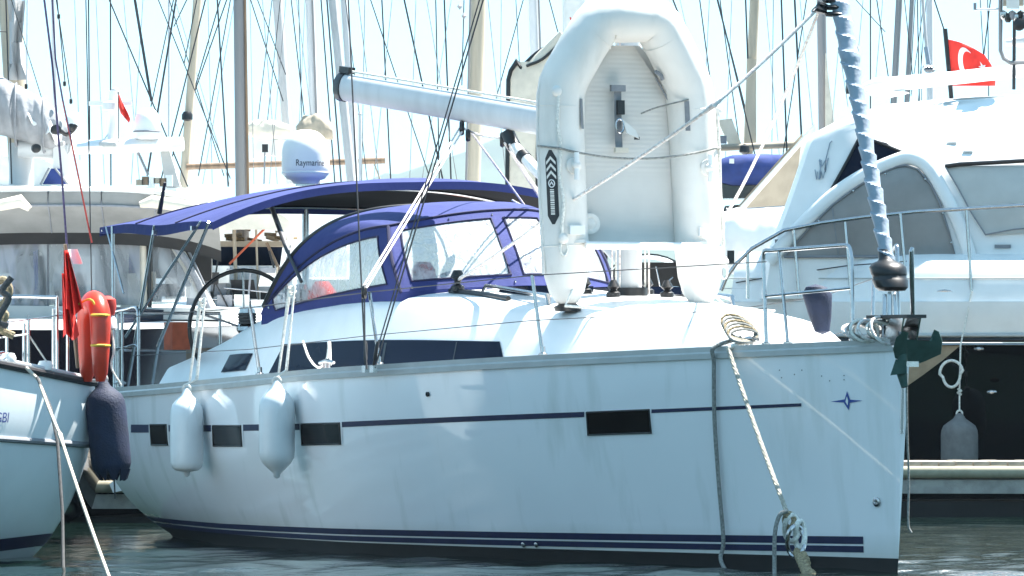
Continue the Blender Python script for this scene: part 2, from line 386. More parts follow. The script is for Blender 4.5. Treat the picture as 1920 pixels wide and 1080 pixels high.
def hat(px, py):
    lo, hi = .0, 12.
    for _ in range(40):
        m = (lo+hi)/2; Y = hp(m, .7).y; w_ = CH+(HZ-py)*Y/F
        for _ in range(3): Y = hp(m, w_).y; w_ = CH+(HZ-py)*Y/F
        if proj(hp(m, w_))[0] > px: lo = m
        else: hi = m
    return m, w_
def hull_pt(px, py, off=.004):
    u, w_ = hat(px, py); return hp(u, w_)+hn(u, w_)*off
def hull_patch(c, nx=14, ny=3, off=.005):
    """patch on the topsides between four photo corners tl, tr, br, bl"""
    u = [hat(*p) for p in c]; rows = []
    for j in range(ny+1):
        t = j/ny; row = []
        for i in range(nx+1):
            s = i/nx
            a = [u[0][k]*(1-s)+u[1][k]*s for k in (0, 1)]; b = [u[3][k]*(1-s)+u[2][k]*s for k in (0, 1)]
            q = [a[k]*(1-t)+b[k]*t for k in (0, 1)]
            row.append(hp(*q)+hn(*q)*off)
        rows.append(row)
    return rows

yacht = thing('sailing_yacht', L(6, 0, 0), 'white sailing yacht with blue bimini and sprayhood, a dinghy standing on its foredeck', 'sailing yacht')
US = [0, .06, .14, .25, .4, .6, .8]+[1+.25*i for i in range(45)]
def hull_part(ws, name, m):
    rows = []
    for side in (1, -1):
        pass
    bm = B()
    for side in (1, -1):
        bm.grid([[hp(u, f(u), side) for u in US] for f in ws])
    bm.grid([[hp(12, f(12), 1) for f in ws], [hp(12, f(12), -1) for f in ws]])       # transom
    bm.grid([[hp(0, f(0), 1) for f in ws], [hp(0, f(0), -1) for f in ws]])
    return bm.build(name, m, yacht, 60)
WL = .085
hull_part([(lambda u, k=k: WL+(sh(u)-WL)*k/22) for k in range(23)], 'hull', 'gel')
hull_part([(lambda u, k=k: -.5+(WL+.5)*k/10) for k in range(11)], 'underbody', 'antifoul')
# toe rail and rub strake
for side in (1, -1):
    ring = []
    for u in US:
        b = hp(u, sh(u), side); o = S3*side
        k = .018 if u > .1 else .006
        ring.append([b+o*k-Z3*.035, b+o*k+Z3*.0, b+o*(k-.012)+Z3*.012, b+o*(k-.012)+Z3*.045, b-o*.025+Z3*.045, b-o*.03-Z3*.035])
    B().loft(ring).build('toe_rail', 'rail', yacht, 30)
B().grid([[L(u, bd(u)*t*.985, sh(u)+.03*(1-t*t)+.002) for t in [x/6 for x in range(-6, 7)]] for u in US]).build('deck', 'deck', yacht)

# boot-top stripes, cove stripe, hull windows
def htop(u): return .228-.062*min(1, u/9)**.8
for a, b in ((0., .05), (.063, .106)):
    for side in (1, -1):
        rows = []
        for k in (0, 1):
            rr = []
            for u in [.36]+[.5+.25*i for i in range(47)]:
                w_ = htop(u)-(a+(b-a)*k)*(1-.25*min(1, u/9)); n = hn(u, w_)
                p = hp(u, w_)+n*.003
                if side < 0: d = p-L(0, 0, 0); v = d.dot(S3); p = p-S3*2*v
                rr.append(p)
            rows.append(rr)
        B().grid(rows).build('waterline_stripe', 'navy', yacht)
for c in (((246, 796), (283, 796), (283, 811), (246, 811)), ((316, 797), (400, 797), (400, 809), (316, 809)), ((455, 796), (566, 794.5), (566, 806), (455, 808)),
          ((641, 791), (1096, 772), (1096, 782), (641, 801)), ((1222, 767.5), (1503, 756), (1503, 762), (1222, 774.5))):
    B().grid(hull_patch(c, 24, 2, .003)).build('cove_stripe', 'navy', yacht)
for c in (((283, 796), (313, 796), (316, 834), (286, 834)), ((400, 798), (453, 798), (455, 836), (402, 836)), ((566, 795), (638, 793), (640, 832), (568, 834)), ((1101, 773), (1218, 768), (1222, 811), (1104, 815))):
    fr = B().grid(hull_patch([(p[0]+d[0], p[1]+d[1]) for p, d in zip(c, ((-3.5, -2.5), (3.5, -2.5), (3.5, 2.5), (-3.5, 2.5)))], 10, 3, .004)).build('hull_window', 'gel', yacht)
    B().grid(hull_patch(c, 10, 3, .008)).build('pane', 'hull_glass', fr)
    rp_ = hull_patch(c, 10, 3, .007); rim = rp_[0]+[r[-1] for r in rp_[1:]]+rp_[-1][::-1][1:]+[r[0] for r in rp_[::-1][1:]]
    tube('window_seal', rim, .006, 'black', fr, 6)
# emblem: four-pointed compass star
def emb(pts, off): return [hull_pt(1589+x, 752+y, off) for x, y in pts]
B().add(emb([(-31, 1), (-4, -3.5), (29, -1), (4, 3.5)], .004), [(0, 1, 2, 3)]).add(emb([(0, -19), (6, -2), (3, 17), (-6, 3)], .005), [(0, 1, 2, 3)]).build('emblem', 'teal_print', yacht)
B().add(emb([(0, -9), (2.6, -1), (1.5, 8), (-2.6, 1)], .007), [(0, 1, 2, 3)]).build('emblem_centre', 'flag_white', yacht)  # white centre of the printed star
for px, py, r in ((983, 1021, .018), (1007, 1021, .018), (1645, 941, .03), (803, 739, .017)):
    u, w_ = hat(px, py); n = hn(u, w_); t = n.cross(Z3).normalized(); z = t.cross(n)
    B().lathe([(r, 0), (r*1.05, .012), (r*.6, .016), (.45*r, .008), (0, .006)], hp(u, w_), 14, (t, z, n)).build('skin_fitting', 'steel' if r > .017 else 'black', yacht)
for px, py in ((1462, 694), (1490, 702), (1504, 694), (1541, 705), (1556, 714), (1583, 704), (1583, 712), (1466, 708)):
    u, w_ = hat(px, py); n = hn(u, w_); t = n.cross(Z3).normalized(); z = t.cross(n)
    B().lathe([(.004, 0), (.004, .002), (0, .002)], hp(u, w_)+n*.002, 6, (t, z, n)).build('rivet_hole', 'black', yacht)

# coachroof
T_C = [(1.35, .20), (1.8, .38), (2.4, .60), (3.2, .84), (4.2, 1.06), (5.2, 1.22), (6.5, 1.36), (8, 1.44), (9.5, 1.48), (10.8, 1.45), (11.8, 1.38)]
T_H = [(1.35, 1.462), (1.7, 1.52), (2.2, 1.60), (3, 1.675), (4, 1.735), (5, 1.795), (6, 1.85), (7, 1.875), (8, 1.865), (9, 1.83), (9.8, 1.71), (10.8, 1.52), (11.8, 1.38)]
def cr(u, side=1):
    c, h, d = interp(T_C, u), interp(T_H, u), sh(u)+.005; e = max(.02, h-d); k = min(1, e/.42)
    pts = [(c, d-.02), (c-.025*k, d+.12*e), (c-.21*k, h-.16*e), (c-.25*k, h-.07*e), (c-.31*k, h-.015*e), (c-.44*k, h+.02*k)]
    if u < 9.35: pts += [(c*.45, h+.055*k), (c*.2, h+.075*k), (0, h+.08*k)]
    else: pts += [(c-.52, h), (c-.56, d-.25), (0, d-.25)]
    return [L(u, v*side, w_) for v, w_ in pts]
us = [1.35, 1.45, 1.6, 1.8]+[2+.25*i for i in range(30)]+[9.34, 9.36]+[9.5+.25*i for i in range(10)]
for_roof = B().grid([cr(u, 1)+cr(u, -1)[::-1][1:] for u in us])
for_roof.build('coachroof', 'deck', yacht, 50)
def cs(u, t, off=0.):
    """point on the coachroof side, t from 0 at its foot to 1 at its shoulder"""
    p = cr(u); q = p[1].lerp(p[2], t); d = (p[2]-p[1]).cross(A3).normalized(); d = d if d.dot(S3) > 0 else -d
    return q+d*off
def cs_at(px, py, off):
    best = None
    lo, hi = 1.6, 11.7
    for _ in range(40):
        m = (lo+hi)/2; q0, q1 = cs(m, 0), cs(m, 1); y0, y1 = proj(q0)[1], proj(q1)[1]; t = (py-y0)/(y1-y0)
        if proj(q0.lerp(q1, t))[0] > px: lo = m
        else: hi = m
    return m, t
def cs_patch(c, nx, ny, off):
    u = [cs_at(p[0], p[1], 0) for p in c]; rows = []
    for j in range(ny+1):
        t = j/ny; row = []
        for i in range(nx+1):
            s = i/nx; a = [u[0][k]*(1-s)+u[1][k]*s for k in (0, 1)]; b = [u[3][k]*(1-s)+u[2][k]*s for k in (0, 1)]
            row.append(cs(a[0]*(1-t)+b[0]*t, a[1]*(1-t)+b[1]*t, off))
        rows.append(row)
    return rows
for c in (((533, 646), (938, 641), (946, 677), (500, 710)), ((432, 666), (475, 663), (461, 695), (415, 699))):
    B().grid(cs_patch(c, 24, 3, .006)).build('cabin_window', 'smoked', yacht)
B().grid(cs_patch(((723, 643.6), (727, 643.5), (718, 693.6), (714, 694)), 1, 3, .009)).build('window_joint', 'black', yacht)
B().grid(cs_patch(((857, 642.6), (859, 642.5), (851, 684), (849, 684.2)), 1, 3, .009)).build('window_joint', 'black', yacht)
# grab rails, tracks and hatches on the roof
def roof(u, v):
    p = cr(u); c = [( (q-L(u, 0, 0)).dot(S3), q.z) for q in p]
    for i in range(len(c)-1):
        if c[i+1][0] <= abs(v) <= c[i][0]:
            t = (c[i][0]-abs(v))/max(1e-6, c[i][0]-c[i+1][0]); return L(u, v, c[i][1]+(c[i+1][1]-c[i][1])*t)
    return L(u, v, c[-1][1])
for v in (.72, -.72):
    tube('grab_rail', [roof(4.6, v), roof(4.62, v)+Z3*.06]+[roof(4.62+.25*i, v)+Z3*.06 for i in range(1, 6)]+[roof(5.95, v)], .014, 'steel', yacht)
tube('sheet_track', [roof(5.2+.2*i, .80)+Z3*.015 for i in range(7)], .02, 'black', yacht)
tube('sheet_track', [roof(5.2+.2*i, -.80)+Z3*.015 for i in range(7)], .02, 'black', yacht)
for v in (.98, .92): tube('grab_rail', [roof(6.7, v)]+[roof(6.75+.22*i, v)+Z3*.045 for i in range(7)]+[roof(8.2, v)], .012, 'white', yacht)
for u, v in ((5.6, .35), (5.6, -.35)):
    p = roof(u, v); B().loft([[p+A3*x+S3*y+Z3*z for x, y in ((-.26, -.26), (.26, -.26), (.26, .26), (-.26, .26))] for z in (-.02, .035)]).build('deck_hatch', 'smoked', yacht)
car = roof(6.25, .80)
B().lathe([(.03, 0), (.05, .02), (.05, .05), (.02, .07), (.03, .1), (.055, .12), (.03, .17)], car, 12).build('sheet_car', 'black', yacht)
def winch(p, r=.065, name='winch'):
    return B().lathe([(r*1.15, 0), (r*1.1, .03), (r*.75, .05), (r*.7, .11), (r*1.0, .13), (r*.95, .17), (r*.3, .175), (0, .18)], p, 16).build(name, 'steel', yacht)
for u, v in ((9.05, 1.05), (10.1, 1.14), (9.05, -1.05), (10.1, -1.14)):
    wn = winch(L(u, v, interp(T_H, u)+.0)); 
    for k in range(4):
        rr = .062+.004*rnd.random(); tube('rope_turn', [L(u, v, interp(T_H, u)+.06+.022*k)+A3*rr*math.cos(t*.7)+S3*rr*math.sin(t*.7) for t in range(10)], .011, 'rope_dark', wn, 6)
# cleat and fairlead on the side deck
def cleat(p, d, parent, m='steel', k=1.):
    b = B().tube([p+Z3*.055*k-d*.13*k, p+Z3*.065*k, p+Z3*.055*k+d*.13*k], [.010*k, .018*k, .010*k], 8)
    b.tube([p-d*.035*k, p-d*.035*k+Z3*.06*k], .014*k, 8).tube([p+d*.035*k, p+d*.035*k+Z3*.06*k], .014*k, 8)
    return b.build('cleat', m, parent)
u0, _ = uw(615, 700, 1.85); cleat(L(u0, 1.86, sh(u0)+.03), A3, yacht, k=1.1)
u1 = hat(1375, 655)[0]; cleat(L(u1, bd(u1)-.12, sh(u1)+.03), A3, yacht)
cleat(L(11.6, 1.72, sh(11.6)+.03), A3, yacht)

# mast, boom, vang
ms = roof(4.84, 0)
rings = []
for z in (0, 2.6, 5, 9, 13):
    rings.append([ms+Z3*z+A3*(.125*math.cos(t*math.pi/8))+S3*(.085*math.sin(t*math.pi/8)) for t in range(16)])
mast = B().loft(rings).build('mast', 'alu', yacht)
B().loft([[ms+Z3*z+A3*(.16*math.cos(t*math.pi/8))+S3*(.13*math.sin(t*math.pi/8)) for t in range(16)] for z in (-.03, .05)]).build('mast_collar', 'black', mast)
for v, m in ((.10, 'rope_fleck'), (.13, 'rope'), (-.10, 'rope'), (-.13, 'rope_fleck'), (.16, 'rope_fleck')):
    tube('halyard', [ms+A3*(-.06)+S3*v, ms+A3*(-.05)+S3*(v*.9)+Z3*6], .008, m, mast, 6)
for u, v in ((4.6, .22), (4.6, -.2), (5.1, .24), (5.1, -.25)):
    B().lathe([(.05, 0), (.05, .03), (.02, .05), (.045, .07), (.02, .12)], roof(u, v), 10).build('turning_block', 'black', mast)
bm0 = L(4.98, .02, 3.02)
e0 = onv(642, 163, .72); bd_ = (e0-bm0).normalized(); bs_ = bd_.cross(Z3).normalized(); bz_ = bs_.cross(bd_)
rings = []
for k, (t, sc_) in enumerate(((0, .9), (.06, 1), (.94, 1), (1, 1))):
    c = bm0.lerp(e0, t); rings.append([c+bz_*(.105*sc_*math.cos(j*math.pi/9))+bs_*(.062*sc_*math.sin(j*math.pi/9)) for j in range(18)])
boom = B().loft(rings).build('boom', 'alu', yacht)
B().loft([[e0+bd_*d+bz_*(.112*q*math.cos(j*math.pi/9))+bs_*(.07*q*math.sin(j*math.pi/9)) for j in range(18)] for d, q in ((-.05, 1), (.03, 1), (.05, .8))]).build('boom_end', 'black', boom)
B().loft([[e0+bz_*(.11+z)+bd_*x+bs_*y for x, y in ((-.12, -.03), (.02, -.03), (.02, .03), (-.12, .03))] for z in (0, .05)]).build('outhaul_sheave', 'black', boom)
tube('outhaul', [e0-bd_*.1+bz_*.13, bm0.lerp(e0, .3)+bz_*.13, bm0+bz_*.13], .009, 'rope', boom)
vt = onv(958, 268, .28); vb = ms+A3*.12+Z3*.25
vang = tube('vang', [vb, vb.lerp(vt, .55)], .055, 'alu', yacht, 12); tube('vang_strut', [vb.lerp(vt, .5), vt], .042, 'white', vang, 12)
tube('strut_collar', [vb.lerp(vt, .86), vb.lerp(vt, .9)], .05, 'black', vang, 12); tube('strut_head', [vb.lerp(vt, .97), vt+Z3*.02, vt+Z3*.07+bd_*.04], .052, 'black', vang, 10)
def block(p, parent, r=.05):
    t = (A3*.4+S3).normalized(); return B().lathe([(.0, -.02), (r*.8, -.018), (r, 0), (r*.8, .018), (0, .02)], p, 14, (t.cross(Z3).normalized(), Z3, t)).build('block', 'black', parent)
bp_ = onv(866, 240, .42)
block(bp_, yacht, .06); block(bp_+A3*-.12-Z3*.06, yacht, .05); block(onv(942, 262, .27), yacht, .06)
sb = onv(683, 548, 1.86)               # tackle down to the shroud foot
for d in (-.03, .03): tube('boom_tackle', [bp_+S3*d*.6, sb+A3*d*1.3+Z3*.03], .0075, 'rope_fleck', yacht, 6)
block(sb, yacht, .055); tube('tackle_strop', [sb, onv(684, 640, 1.9), onv(688, 692, 1.92)], .006, 'steel_dull', yacht)
for a, b, v in (((885, 250), (1068, 500), -1.2), ((946, 268), (1075, 470), -.9), ((946, 268), (1040, 400), -.4), ((955, 270), (1100, 520), -.5)):
    tube('boom_tackle', [onv(*a, .35), onv(*b, v)], .008, 'rope_fleck', yacht, 6)
tube('reefing_line', sag(onv(868, 240, .42), onv(940, 258, .27), .02), .008, 'rope_fleck', yacht, 6)
tube('reefing_line', sag(onv(960, 375, -.2), onv(1040, 395, -.6), .03), .008, 'rope', yacht, 6)

# shrouds and backstay
def wire(name, pts, r, m='steel_dull', parent=None): return tube(name, pts, r, m, parent or yacht, 6)
def up(a, b, k=2.):                    # carry a stay on above the picture
    return [a+(a-b)*k, a, b]
wire('shroud', [onv(653, 0, 1.72)*3-onv(685, 690, 1.9)*2, onv(653, 0, 1.72), onv(685, 690, 1.9)], .0065)
wire('shroud', [onv(906, 0, .95)*3-onv(703, 690, 1.9)*2, onv(906, 0, .95), onv(703, 690, 1.9)], .0065)
wire('shroud', [onv(899, 0, .95)*3-onv(697, 690, 1.9)*2, onv(899, 0, .95), onv(697, 690, 1.9)], .0055)
for px in (685, 700):
    p = onv(px, 692, 1.9); q = onv(px+1 if px < 690 else px+8, 640, 1.88)
    tube('turnbuckle', [p, p.lerp(q, .3), p.lerp(q, .35), p.lerp(q, .8), q], [.007, .007, .014, .014, .008], 'steel_dull', yacht, 8)
    B().box(p, (.07, .03, .05), (A3, S3, Z3)).build('chainplate', 'steel', yacht)

# ------------------------------------------------------------------ stanchions, lifelines, pulpit
def u_rail(px):
    lo, hi = .02, 12
    for _ in range(40):
        m = (lo+hi)/2
        if proj(rail_top(m))[0] > px: lo = m
        else: hi = m
    return m
def rail_top(u, side=1): return L(u, max(.03, bd(u)-.07)*side, sh(u)+.045)
def stanch(u, side, top):
    b = rail_top(u, side); q = B().tube([b, top], .0125, 8); q.lathe([(.03, 0), (.03, .012), (.018, .02), (.016, .06)], b, 10); return q.build('stanchion', 'steel', yacht)
tops = {}
for px, py in ((1000, 517), (697, 548), (476, 577)):
    m = u_rail({1000: 1018, 697: 712, 476: 487}[px])
    b = rail_top(m); h = onv(px, py, (bd(m)-.07)).z-b.z
    for s in (1, -1):
        top = L(m+.08, (bd(m)-.02)*s, b.z+min(h, .62)); tops[(px, s)] = top; stanch(m, s, top)
PU = u_rail(1437), u_rail(1600)
pul = {s: rail_top(PU[0], s)+Z3*.55 for s in (1, -1)}
psh = {s: L(11.0, 1.80*s, sh(11)+.60) for s in (1, -1)}
for s in (1, -1):
    line = [pul[s], tops[(1000, s)], tops[(697, s)], tops[(476, s)], psh[s]]
    wire('lifeline', line, .0035, 'steel_dull')
    wire('lifeline', [p-Z3*.31 for p in line], .003, 'steel_dull')
# pulpit: port and starboard hoops at the bow
def hoop(s):
    ua, ub = PU
    a0, b0 = rail_top(ua, s), rail_top(ub, s); H = .62
    a1, b1 = a0+Z3*H+A3*.05, b0+Z3*(H+.01)+A3*.03
    pts = [a0, a0.lerp(a1, .86)]+curve([a0.lerp(a1, .9), a1-A3*.02, a1.lerp(b1, .1)], 4)+curve([a1.lerp(b1, .88), b1.lerp(a1, .03)-Z3*.01, b1.lerp(b0, .14)], 4)+[b0]
    tube('pulpit_hoop', pts, .014, 'steel', yacht, 10)
    tube('pulpit_bar', [a0.lerp(a1, .52), b0.lerp(b1, .55)], .011, 'steel', yacht, 8)
    c0 = rail_top((ua*.75+ub*.25), s); tube('pulpit_leg', [c0, a1.lerp(b1, .18)], .011, 'steel', yacht, 8)
    for p in (a0, b0, c0): B().lathe([(.03, 0), (.03, .012), (.015, .018)], p, 10).build('pulpit_foot', 'steel', yacht)
hoop(1); hoop(-1)
# stern rail
for s in (1, -1):
    pts = [rail_top(10.9, s)]+curve([rail_top(10.9, s)+Z3*.5, rail_top(10.95, s)+Z3*.62, rail_top(11.3, s)+Z3*.62, L(11.85, 1.68*s, sh(12)+.66), L(11.95, 1.35*s, sh(12)+.66), L(11.95, .75*s, sh(12)+.66)], 5)
    tube('stern_rail', pts, .0135, 'steel', yacht, 8)
    tube('stern_rail_bar', [p-Z3*.30 for p in pts[3:]], .010, 'steel', yacht, 8)
    for u, v in ((11.35, 1.78), (11.85, 1.66), (11.95, .75)):
        tube('stern_post', [L(u, v*s, sh(u)), L(u, v*s, sh(u)+.65)], .0125, 'steel', yacht, 8)
B().box(L(11.4, 1.3, 1.62), (.2, .15, .22), (A3, S3, Z3)).build('rail_bag', 'cushion', yacht)

# forestay, furled headsail and drum
f0, f1 = onu(1671, 545, .30), onu(1664, 488, .36); f2 = onu(1566, -40, 1.22); fd = (f2-f1).normalized()
drum = B().lathe([(.03, -.10), (.085, -.095), (.11, -.07), (.118, -.02), (.112, -.012), (.112, .012), (.118, .02), (.122, .07), (.10, .10), (.06, .115), (.05, .13), (.042, .2)],
                 onu(1668, 520, .31), 22, (A3, S3, fd)); drum.build('furler_drum', 'black', yacht)
tube('forestay_foot', [L(.28, 0, sh(.2)+.04), onu(1668, 548, .31)], [.02, .016], 'steel', yacht, 8)
for d in (-.05, .05): tube('furler_link', [L(.26, d, sh(.2)+.05), onu(1668, 552, .31)+S3*d*.7], .014, 'steel', yacht, 8)
rings = []
N = 300
for i in range(N):
    t = i/(N-1); c = f1.lerp(f2, t); ph = t*17; r = .040+.016*t+.003*math.sin(9*t)+.012*math.exp(-((t-.72)/.03)**2)
    rings.append([c+(A3*math.cos(j*math.pi/8)+S3*math.sin(j*math.pi/8))*(r+.013*((ph+j/16+.08*math.sin(2*ph)) % 1.0)**1.5) for j in range(16)])
furl = B().loft(rings).build('furled_headsail', 'uv', yacht, 35)
top = f2+fd*7
tube('headsail_upper', [f2, f2+fd*.05, top], [.07, .058, .03], 'uv', furl, 10)
cl = onu(1566, 14, 1.16)
for z in (-.05, .0, .05): B().lathe([(.072, -.016), (.08, 0), (.072, .016)], cl+fd*z, 14, (A3, S3, fd)).build('sail_tie', 'black', furl)
tube('clew_ring', [cl-S3*-.06, cl+S3*.12+Z3*.02, cl+S3*.15-Z3*.01, cl+S3*.07-Z3*.03], .02, 'black', furl, 8)
tube('sail_fold', curve([onu(1595, 62, 1.03), onu(1588, 70, 1.0), onu(1600, 78, 1.0), onu(1607, 92, 1.0)], 4), .022, 'sail', furl, 8)
cs1 = cl+S3*.12
for dz in (0,):
    tube('headsail_sheet', sag(cs1, onv(1340, 196, .85), .015)+sag(onv(1340, 196, .85), onv(1045, 392, .80), .02)[1:]+sag(onv(1045, 392, .80), car+Z3*.10, .02)[1:], .0125, 'rope_fleck', yacht, 8)
tube('headsail_sheet', sag(cs1+Z3*-.02, onv(1440, 250, -.6), .02)+sag(onv(1440, 250, -.6), onv(1362, 402, -.85), .02)[1:]+[onv(1300, 545, -.8)], .012, 'rope_fleck', yacht, 8)
# bow roller and anchor
pl = L(.0, 0, sh(0)+.16)
B().loft([[L(u, v, sh(0)+.175+z) for u, v in ((.36, -.13), (-.16, -.07), (-.16, .07), (.36, .13))] for z in (0, .022)]).build('stem_plate', 'black', yacht)
for v in (-.06, .06): B().prism([L(.26, v, sh(0)+.0), L(-.02, v, sh(0)-.02), L(-.10, v, sh(0)+.175), L(.1, v, sh(0)+.175)], S3*.012).build('roller_cheek', 'steel', yacht)
anchor = thing('anchor', L(-.1, 0, sh(0)), 'green grey plough anchor hanging on the bow roller of the blue canopied yacht', 'anchor')
def AQ(px, py, d=0.): q = at(px, py, 37.72); return q+V((0, -d, 0))
def blade(pts, d): return B().prism([AQ(*p) for p in pts], V((0, .022, 0)))
# two flukes folded about the keel line, spreading towards and away from the viewer
keel = [AQ(1697, 636, .10), AQ(1699, 684, .14)]
f_r = [(1697, 637, .16), (1745, 640, .08), (1750, 618, .07), (1759, 622, .05), (1766, 640, .03), (1764, 664, -.01), (1735, 677, .0), (1715, 684, .04), (1700, 684, .06)]
f_l = [(1697, 637, .16), (1700, 624, .18), (1689, 622, .22), (1676, 634, .22), (1671, 655, .18), (1676, 672, .12), (1699, 680, .06)]
for pts in (f_r, f_l):
    p = [AQ(*q) for q in pts]; c = sum(p, V((0, 0, 0)))/len(p)
    off = V((.004, .024, .0))
    b = B(); b.add(p+[c-off*.6]+[q+off for q in p]+[c+off*1.2], [(i, (i+1) % len(p), len(p)) for i in range(len(p))]+[((i+1) % len(p)+len(p)+1, i+len(p)+1, 2*len(p)+1) for i in range(len(p))]+[(i, i+len(p)+1, (i+1) % len(p)+len(p)+1, (i+1) % len(p)) for i in range(len(p))])
    b.build('fluke', 'anchor', anchor, 25)
B().prism([AQ(1676, 674, .2), AQ(1696, 676, .2), AQ(1696, 700, .2), AQ(1666, 704, .2)], (0, .03, 0)).build('fluke', 'anchor', anchor)
tube('shank', [AQ(1693, 726, .16), AQ(1688, 700, .14), AQ(1690, 660, .08)], [.022, .034, .03], 'anchor', anchor, 10)
tube('shank', [AQ(1690, 655, .05), L(.1, 0, sh(0)+.12), L(.35, 0, sh(0)+.10)], .024, 'steel', anchor, 8)
B().box(AQ(1702, 683, .13), (.12, .07, .035)).build('crown_plate', 'steel', anchor)
tube('anchor_chain', [L(.35, 0, sh(0)+.10), L(.7, 0, sh(.6)+.06)], .014, 'steel_dull', anchor, 6)
tube('stem_guard', [hp(0, sh(0)-.06)-A3*.012, hp(0, .9)-A3*.012], .012, 'steel', yacht, 8)
# sunlit coil of rope on the foredeck, behind the stem plate
coil = thing('rope_coil', L(.55, .2, sh(.5)+.05), 'heap of pale flecked rope lying on the foredeck beside the anchor', 'rope')
for k in range(10):
    c = L(.14+.042*k, .12+rnd.uniform(-.05, .05), sh(.5)+.11); a = rnd.uniform(-.4, .4); h_ = rnd.uniform(.055, .10)*(1-.03*k)
    tube('loop', [c+(A3*(math.sin(t*math.pi/10)*.035+.03*a*math.cos(t*math.pi/5))+S3*math.cos(t*math.pi/10+a)*.10+Z3*h_*math.sin(t*math.pi/10)) for t in range(21)], .0105, ('rope_fleck', 'rope', 'rope_grey')[k % 3], coil, 6)
# shiny far end of the pulpit beside the furler, blue bag on the pulpit
tube('pulpit_end', [L(.25, -.16, sh(.2)+.18), onu(1709, 470, .05), onu(1711, 464, .05)], [.014, .018, .012], 'steel', yacht, 10)
bag = B().lathe([(.0, -.17), (.05, -.15), (.075, -.05), (.09, .04), (.10, .1), (.07, .15), (.0, .17)], onu(1536, 580, 1.3), 14, (S3, A3, (Z3+S3*.15).normalized())).build('rolled_bag', 'fender_blue', yacht)

# ------------------------------------------------------------------ sprayhood
hood = B; TH = 81; LV = .12
def hoop_aft(q):      # q 0..1 across the boat
    a = math.pi*q; c, s_ = math.cos(a), math.sin(a)
    v = 1.29*math.copysign(abs(c)**.55, c); z = abs(s_)**.62
    v *= 1 if v > 0 else .55
    return L(9.35-1.15*z, v, 1.76+.83*z)
def ridge(q):
    if q > .5: p = ridge(1-q); d = (p-L(0, 0, 0)).dot(S3); return p-S3*1.55*d
    if q <= .25:
        t = q/.25; return L(9.32+(7.12-9.32)*t, 1.29-.26*t**1.5, 1.775+(2.40-1.775)*(1-(1-t)**1.9))
    t = (q-.25)/.25; return L(7.12-.12*math.sin(t*math.pi/2), 1.03*(1-t), 2.40+.13*math.sin(t*math.pi/2))
def base(q):
    if q > .5: p = base(1-q); d = (p-L(0, 0, 0)).dot(S3); return p-S3*1.55*d
    if q <= .25:
        t = q/.25; return L(9.34+(6.62-9.34)*t, 1.28-.17*t, 1.76+(1.90-1.76)*t)
    t = (q-.25)/.25; return L(6.62-.22*math.sin(t*math.pi/2), 1.11*(1-t), 1.90+.055*math.sin(t*math.pi/2))
QS = [i/160 for i in range(161)]
def billow(p, a, n): return p+n*a
def hpanel(q, t, off=0.):
    a, b = base(q), ridge(q); p = a.lerp(b, t)
    n = V((0, 0, 0)); c = L(8, 0, 1.9); n = (p-c); n.z = 0; n = n.normalized()
    return p+n*(.05*math.sin(math.pi*t)*min(1, 4*min(q, 1-q)*2)+off)
WIN = [(.030, .232, .15, .86), (.272, .435, .15, .90), (.458, .542, .15, .90), (.565, .728, .15, .90), (.768, .970, .15, .86)]
def in_win(q, t): return any(a <= q <= b and c <= t <= d for a, b, c, d in WIN)
sprayhood = B()
qs = sorted(set(QS+[x for w_ in WIN for x in w_[:2]])); ts = sorted({0, .15, .3, .45, .6, .75, .86, .90, 1.0})
fab = B(); k = 0
for i in range(len(qs)-1):
    for j in range(len(ts)-1):
        if not in_win((qs[i]+qs[i+1])/2, (ts[j]+ts[j+1])/2):
            p = [hpanel(qs[i], ts[j]), hpanel(qs[i+1], ts[j]), hpanel(qs[i+1], ts[j+1]), hpanel(qs[i], ts[j+1])]
            fab.add(p, [(0, 1, 2, 3)])
hd = fab.build('sprayhood', 'canvas', yacht, 60)
for a, b, c, d in WIN:
    xs = [a+(b-a)*i/16 for i in range(17)]; zs = [c+(d-c)*i/6 for i in range(7)]
    B().grid([[hpanel(q, t, -.004) for q in xs] for t in zs]).build('window', 'vinyl', hd)
    rim = [hpanel(q, c, .003) for q in xs]+[hpanel(b, t, .003) for t in zs[1:]]+[hpanel(q, d, .003) for q in reversed(xs[:-1])]+[hpanel(a, t, .003) for t in reversed(zs[1:-1])]
    tube('window_binding', rim+[rim[0]], .008, 'canvas_edge', hd, 5)
sk = []
for q in QS:
    b = base(q); u = (b-L(0, 0, 0)).dot(A3)/UK; v = (b-L(0, 0, 0)).dot(S3); r = roof(min(9.3, u), v); sk.append((b+Z3*.004, V((b.x, b.y, max(b.z-.07, min(b.z-.01, r.z-.01))))))
B().grid([[p[0] for p in sk], [p[1] for p in sk]]).build('skirt', 'canvas', hd, 60)
rows = []
for j in range(9):
    t = j/8; rows.append([ridge(q).lerp(hoop_aft(q), t)+Z3*(.05*math.sin(math.pi*t)*math.sin(math.pi*q)) for q in QS])
B().grid(rows).build('sprayhood_roof', 'canvas', hd, 60)
tube('hoop_binding', [hoop_aft(q) for q in QS[1:-1]], .020, 'black', hd, 8)
tube('ridge_binding', [ridge(q)+Z3*.003 for q in QS[2:-2]], .011, 'canvas_edge', hd, 6)
for q in (.25, .75): tube('corner_seam', [hpanel(q, t, .004) for t in (0, .25, .5, .75, 1)], .013, 'canvas_edge', hd, 6)
for q, t in ((.27, .95), (.36, .95), (.44, .95), (.27, .06), (.44, .06), (.02, .5)):
    p = hpanel(q, t, .006); B().lathe([(.011, 0), (.009, .006), (0, .008)], p, 8, (Z3, A3, S3)).build('snap_fastener', 'steel', hd)
